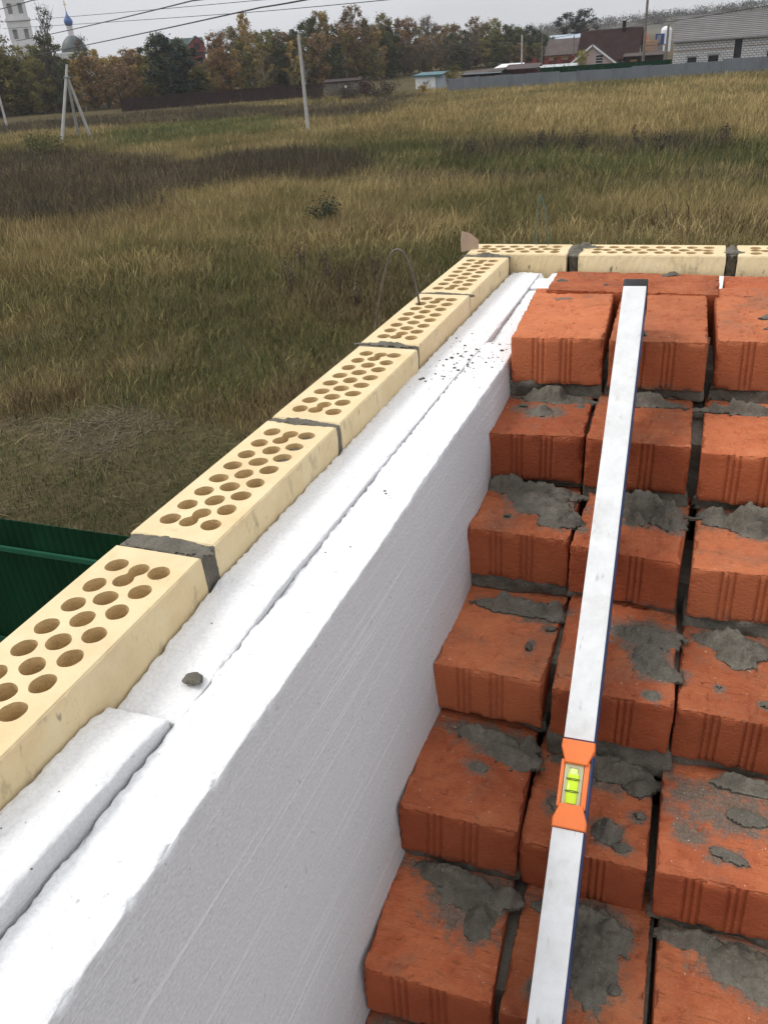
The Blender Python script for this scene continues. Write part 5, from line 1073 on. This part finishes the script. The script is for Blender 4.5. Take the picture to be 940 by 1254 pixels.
# crumbs of mortar on the foam
def clod(me_seed, r):
    V, F = lattice(*[np.linspace(-1, 1, 7)] * 3); n = V / np.linalg.norm(V, axis=1, keepdims=True); P = n * (.75 + .6 * fbm(n * 2.2 + me_seed, 3, me_seed))[:, None] * r; P[:, 2] *= .5; return P, F
def crumbs():
    g = random.Random(3); VV, FF, o = [], [], 0
    def put(x, y, z, r):
        nonlocal o
        P, F = clod(g.randint(1, 60), r); VV.append(P + np.array([x, y, z])); FF.append(F + o); o += len(P)
    for i in range(130):                                              # the scatter by the topmost brick
        y = g.gauss(-.47, .055); x = g.uniform(float(LEFT(y)) + .012, float(RIGHT(y)) - .004)
        if y > -.394 and x > SEAM(y): continue
        z = -.0285 if x < SEAM(y) else -.0292; put(x, y, z, g.choice([.0004, .0005, .0006, .0008, .0010, .0014, .0020]) * g.uniform(.7, 1.2))
    for i in range(60):                                              # odd specks along both boards
        y = g.uniform(-1.35, -.1); x = g.uniform(float(LEFT(y)) + .006, float(RIGHT(y)) - .004); 
        z = (np.interp(y, [-1.9, -1.30, -1.22, -1.192, -1.188, -1.12, -1.04, -.5, .02], [-.027, -.029, -.031, -.035, -.044, -.038, -.0315, -.029, -.031]) if x < SEAM(y) else np.interp(y, [-1.36, -1.2, -1.0, -.7, -.395, -.39], [-.046, -.0415, -.036, -.032, -.030, -.0335]))
        put(x, y, float(z), g.choice([.0003, .0004, .0005, .0007]))
    for (x, y, r) in ((-.021, -.43, .0026), (-.03, -.405, .002), (-.083, -.47, .0026), (-.088, -.478, .002), (-.079, -.452, .0018), (-.045, -.86, .0014), (-.042, -.865, .0012)): put(x, y, -.0285, r)
    ob = link('mortar_crumbs', mesh_np('mortar_crumbs', np.concatenate(VV), np.concatenate(FF)), 'mortar', None, True); ob.location = (0, 0, WZ)
    tag(ob, 'dark crumbs of mortar scattered over the white foam tops', 'mortar crumbs', kind='stuff')
crumbs()
P, F = clod(23, .0062); P[:, 2] *= .7; P = P * (.8 + .5 * fbm(P * 260, 2, 4))[:, None]; P[:, 0] *= 1.15
o = link('mortar_clod', mesh_np('mortar_clod', P, F), 'mortar', None, True); o.location = (-.0925, -1.150, WZ - .037); tag(o, 'single dark mortar clod lying on the outer foam board', 'mortar clod')

# ---- the long level, leaning down the brick steps
T0 = Vector((.1536, -.4623, .0753)); dv = (Vector((.1714, -1.1465, -.3475)) - T0).normalized(); nn = Vector((0, -.5256, .8508)); nn = (nn - dv * nn.dot(dv)).normalized(); xv = dv.cross(nn).normalized()
if xv.x < 0: xv = -xv
t = thing('spirit_level', (0, 0, 0), 'long white topped spirit level with blue sides leaning on the brick steps', 'level')
M4 = Matrix((( xv.x, dv.x, nn.x, T0.x), (xv.y, dv.y, nn.y, T0.y), (xv.z, dv.z, nn.z, T0.z + WZ), (0, 0, 0, 1))); t.matrix_world = M4
def rbox(name, x0, x1, y0, y1, z0, z1, mat, r=.0012, parent=t, n=(2, 2, 2)):
    V, F = lattice(edgegrid(x1 - x0, n[0], r), edgegrid(y1 - y0, n[1], r), edgegrid(z1 - z0, n[2], r)); P, _ = rounded(V, (x1 - x0, y1 - y0, z1 - z0), r); P += np.array([x0, y0, z0]); return link(name, mesh_np(name, P, F), mat, parent, True)
A, B, CC, D = .002, .570, .652, 1.20
hw = .0141
rbox('rail', -hw, hw, A, D, -.055, -.0405, 'lblue'); rbox('web', -hw * .72, hw * .72, A, D, -.0404, -.0146, 'lblue')
# the upper rail is cut away for the vial
rbox('rail', -hw, hw, A, B + .003, -.0145, -.0008, 'lblue'); rbox('rail', -hw, hw, CC - .003, D, -.0145, -.0008, 'lblue'); rbox('rail', hw - .0014, hw + .0002, B + .003, CC - .003, -.0145, -.0012, 'lblue', .0005)
def strip(y0, y1):
    V, F = lattice(edgegrid(2 * hw - .0006, 6, .0006), edgegrid(y1 - y0, 60, .0006), edgegrid(.0016, 1, .0005)); P, _ = rounded(V, (2 * hw - .0006, y1 - y0, .0016), .0005); P += np.array([-hw - .0001, y0, -.0010]); return link('top_face', mesh_np('top_face', P, F), 'lwhite', t, True)
strip(A, B); strip(CC, D)
rbox('end_cap', -hw - .0006, hw + .0006, -.0105, A, -.056, .0008, 'lblack', .002); rbox('end_cap', -hw - .0006, hw + .0006, D, D + .011, -.056, .0008, 'lblack', .002)
def clip(y0, y1, flip):
    L = y1 - y0; a = hw + .0010; b = hw * .80; pts = [(-a, 0), (a, 0), (a * 1.02, L * .35), (b, L * .86), (b * .93, L), (-b * .93, L), (-b, L * .86), (-a * 1.02, L * .35)]
    mb = MB(); n = len(pts); Z = [(-.013, 1.0), (.0010, 1.0), (.0024, .965), (.0030, .90)]; V = []
    cy = L / 2
    for z, s in Z: V += [(x * s, (cy + (y - cy) * s) if not flip else L - (cy + (y - cy) * s), z) for x, y in pts]
    F = [(k * n + i, k * n + (i + 1) % n, (k + 1) * n + (i + 1) % n, (k + 1) * n + i) for k in range(3) for i in range(n)] + [tuple(range(3 * n, 4 * n)), tuple(reversed(range(n)))]
    if flip: F = [tuple(reversed(f)) for f in F]
    mb.add(V, F); o = mb.obj('vial_clip', 'lorange', t); o.location = (0, y0, 0); return o
clip(.5715, .5935, False); clip(.6300, .6515, True)
rbox('vial_cradle', -hw + .0004, -hw + .0038, .5900, .6330, -.0130, -.0002, 'lorange', .0008); rbox('vial_cradle', hw - .0064, hw - .0016, .5900, .6330, -.0130, -.0002, 'lorange', .0008); rbox('vial_floor', -hw + .004, hw - .0066, .5920, .6310, -.0128, -.0085, 'lorange', .0006)
vb = rbox('vial', -.0100, .0074, .5930, .6310, -.0083, -.0012, 'vialbox', .001)
o = MB().tube([(-.0013, .6290, -.0012), (-.0013, .6030, -.0012)], .0052, 16).obj('liquid', 'liquid', vb, True); o.scale = (1, 1, .30); o.location = (0, 0, -.0006)
o = MB().tube([(-.0013, .6035, -.0012), (-.0013, .5975, -.0012)], [.0048, .0052], 16).obj('bubble', 'bubble', vb, True); o.scale = (1, 1, .30); o.location = (0, 0, -.0005)
for yy in (.6075, .6185):
    pts = [(-.0013 + .0062 * math.cos(q), yy + .0007 * math.sin(q), .0010) for q in [2 * math.pi * k / 16 for k in range(17)]]
    MB().tube(pts, .00030, 4).obj('vial_line', 'lblack', vb)
for xx in (-.0052, .0026): MB().tube([(xx, .5975, .0006), (xx, .6015, .0006)], .0002, 4).obj('vial_line', 'lblack', vb)
MB().tube([(-.0052, .5975, .0006), (.0026, .5975, .0006)], .0002, 4).obj('vial_line', 'lblack', vb)

# ---- wire ties and the scrap at the corner
def tie(name, pts, r, mat, label):
    # smooth the bend
    P = [Vector(p) for p in pts]
    for _ in range(3):
        Q = [P[0]]
        for a, b in zip(P, P[1:]): Q += [a.lerp(b, .25), a.lerp(b, .75)]
        P = Q + [P[-1]]
    o = MB().tube(P, r, 6).obj(name, mat, None, True); o.location = (0, 0, WZ); return tag(o, label, 'wire')
tie('wire_loop', [(-.178, -.306, -.03), (-.180, -.305, .004), (-.190, -.30, .048), (-.205, -.297, .080), (-.224, -.297, .078), (-.237, -.298, .045), (-.252, -.30, -.01), (-.262, -.302, -.075), (-.215, -.302, -.078)], .0017, 'steel', 'bent rusty wire loop arching over the left cream bricks')
tie('wire_tie', [(-.046, .098, -.03), (-.046, .098, .015), (-.052, .097, .055), (-.060, .096, .090), (-.066, .096, .092), (-.068, .098, .055), (-.070, .102, -.01), (-.071, .112, -.07)], .0009, 'gwire', 'thin upright green wire tie behind the far cream bricks')
mb = MB(); pts = [(0, 0), (.034, .0), (.036, .016), (.022, .031), (.008, .037), (.002, .022)]; mb.prism(pts, 0, .004); o = mb.obj('cardboard_scrap', 'card'); o.location = (-.203, .047, WZ - .002); o.rotation_euler = (R(-14), R(-4), R(32)); tag(o, 'small torn tan cardboard scrap standing at the cream brick corner', 'scrap')

# ---------------------------------------------------------------- damp air over the field
hz = MB().box(-420, 260, -40, 1240, -1.2, 66).mesh('haze'); o = bpy.data.objects.new('haze', hz); C.objects.link(o); o['kind'] = 'stuff'; o['label'] = 'thin autumn haze over the whole field'
m = bpy.data.materials.new('haze'); m.use_nodes = True; m.node_tree.nodes.clear(); ov = m.node_tree.nodes.new('ShaderNodeOutputMaterial'); pv = m.node_tree.nodes.new('ShaderNodeVolumePrincipled')
pv.inputs['Color'].default_value = (.92, .94, .97, 1); pv.inputs['Density'].default_value = .00022; pv.inputs['Anisotropy'].default_value = .3
m.node_tree.links.new(pv.outputs[0], ov.inputs['Volume']); hz.materials.append(m)
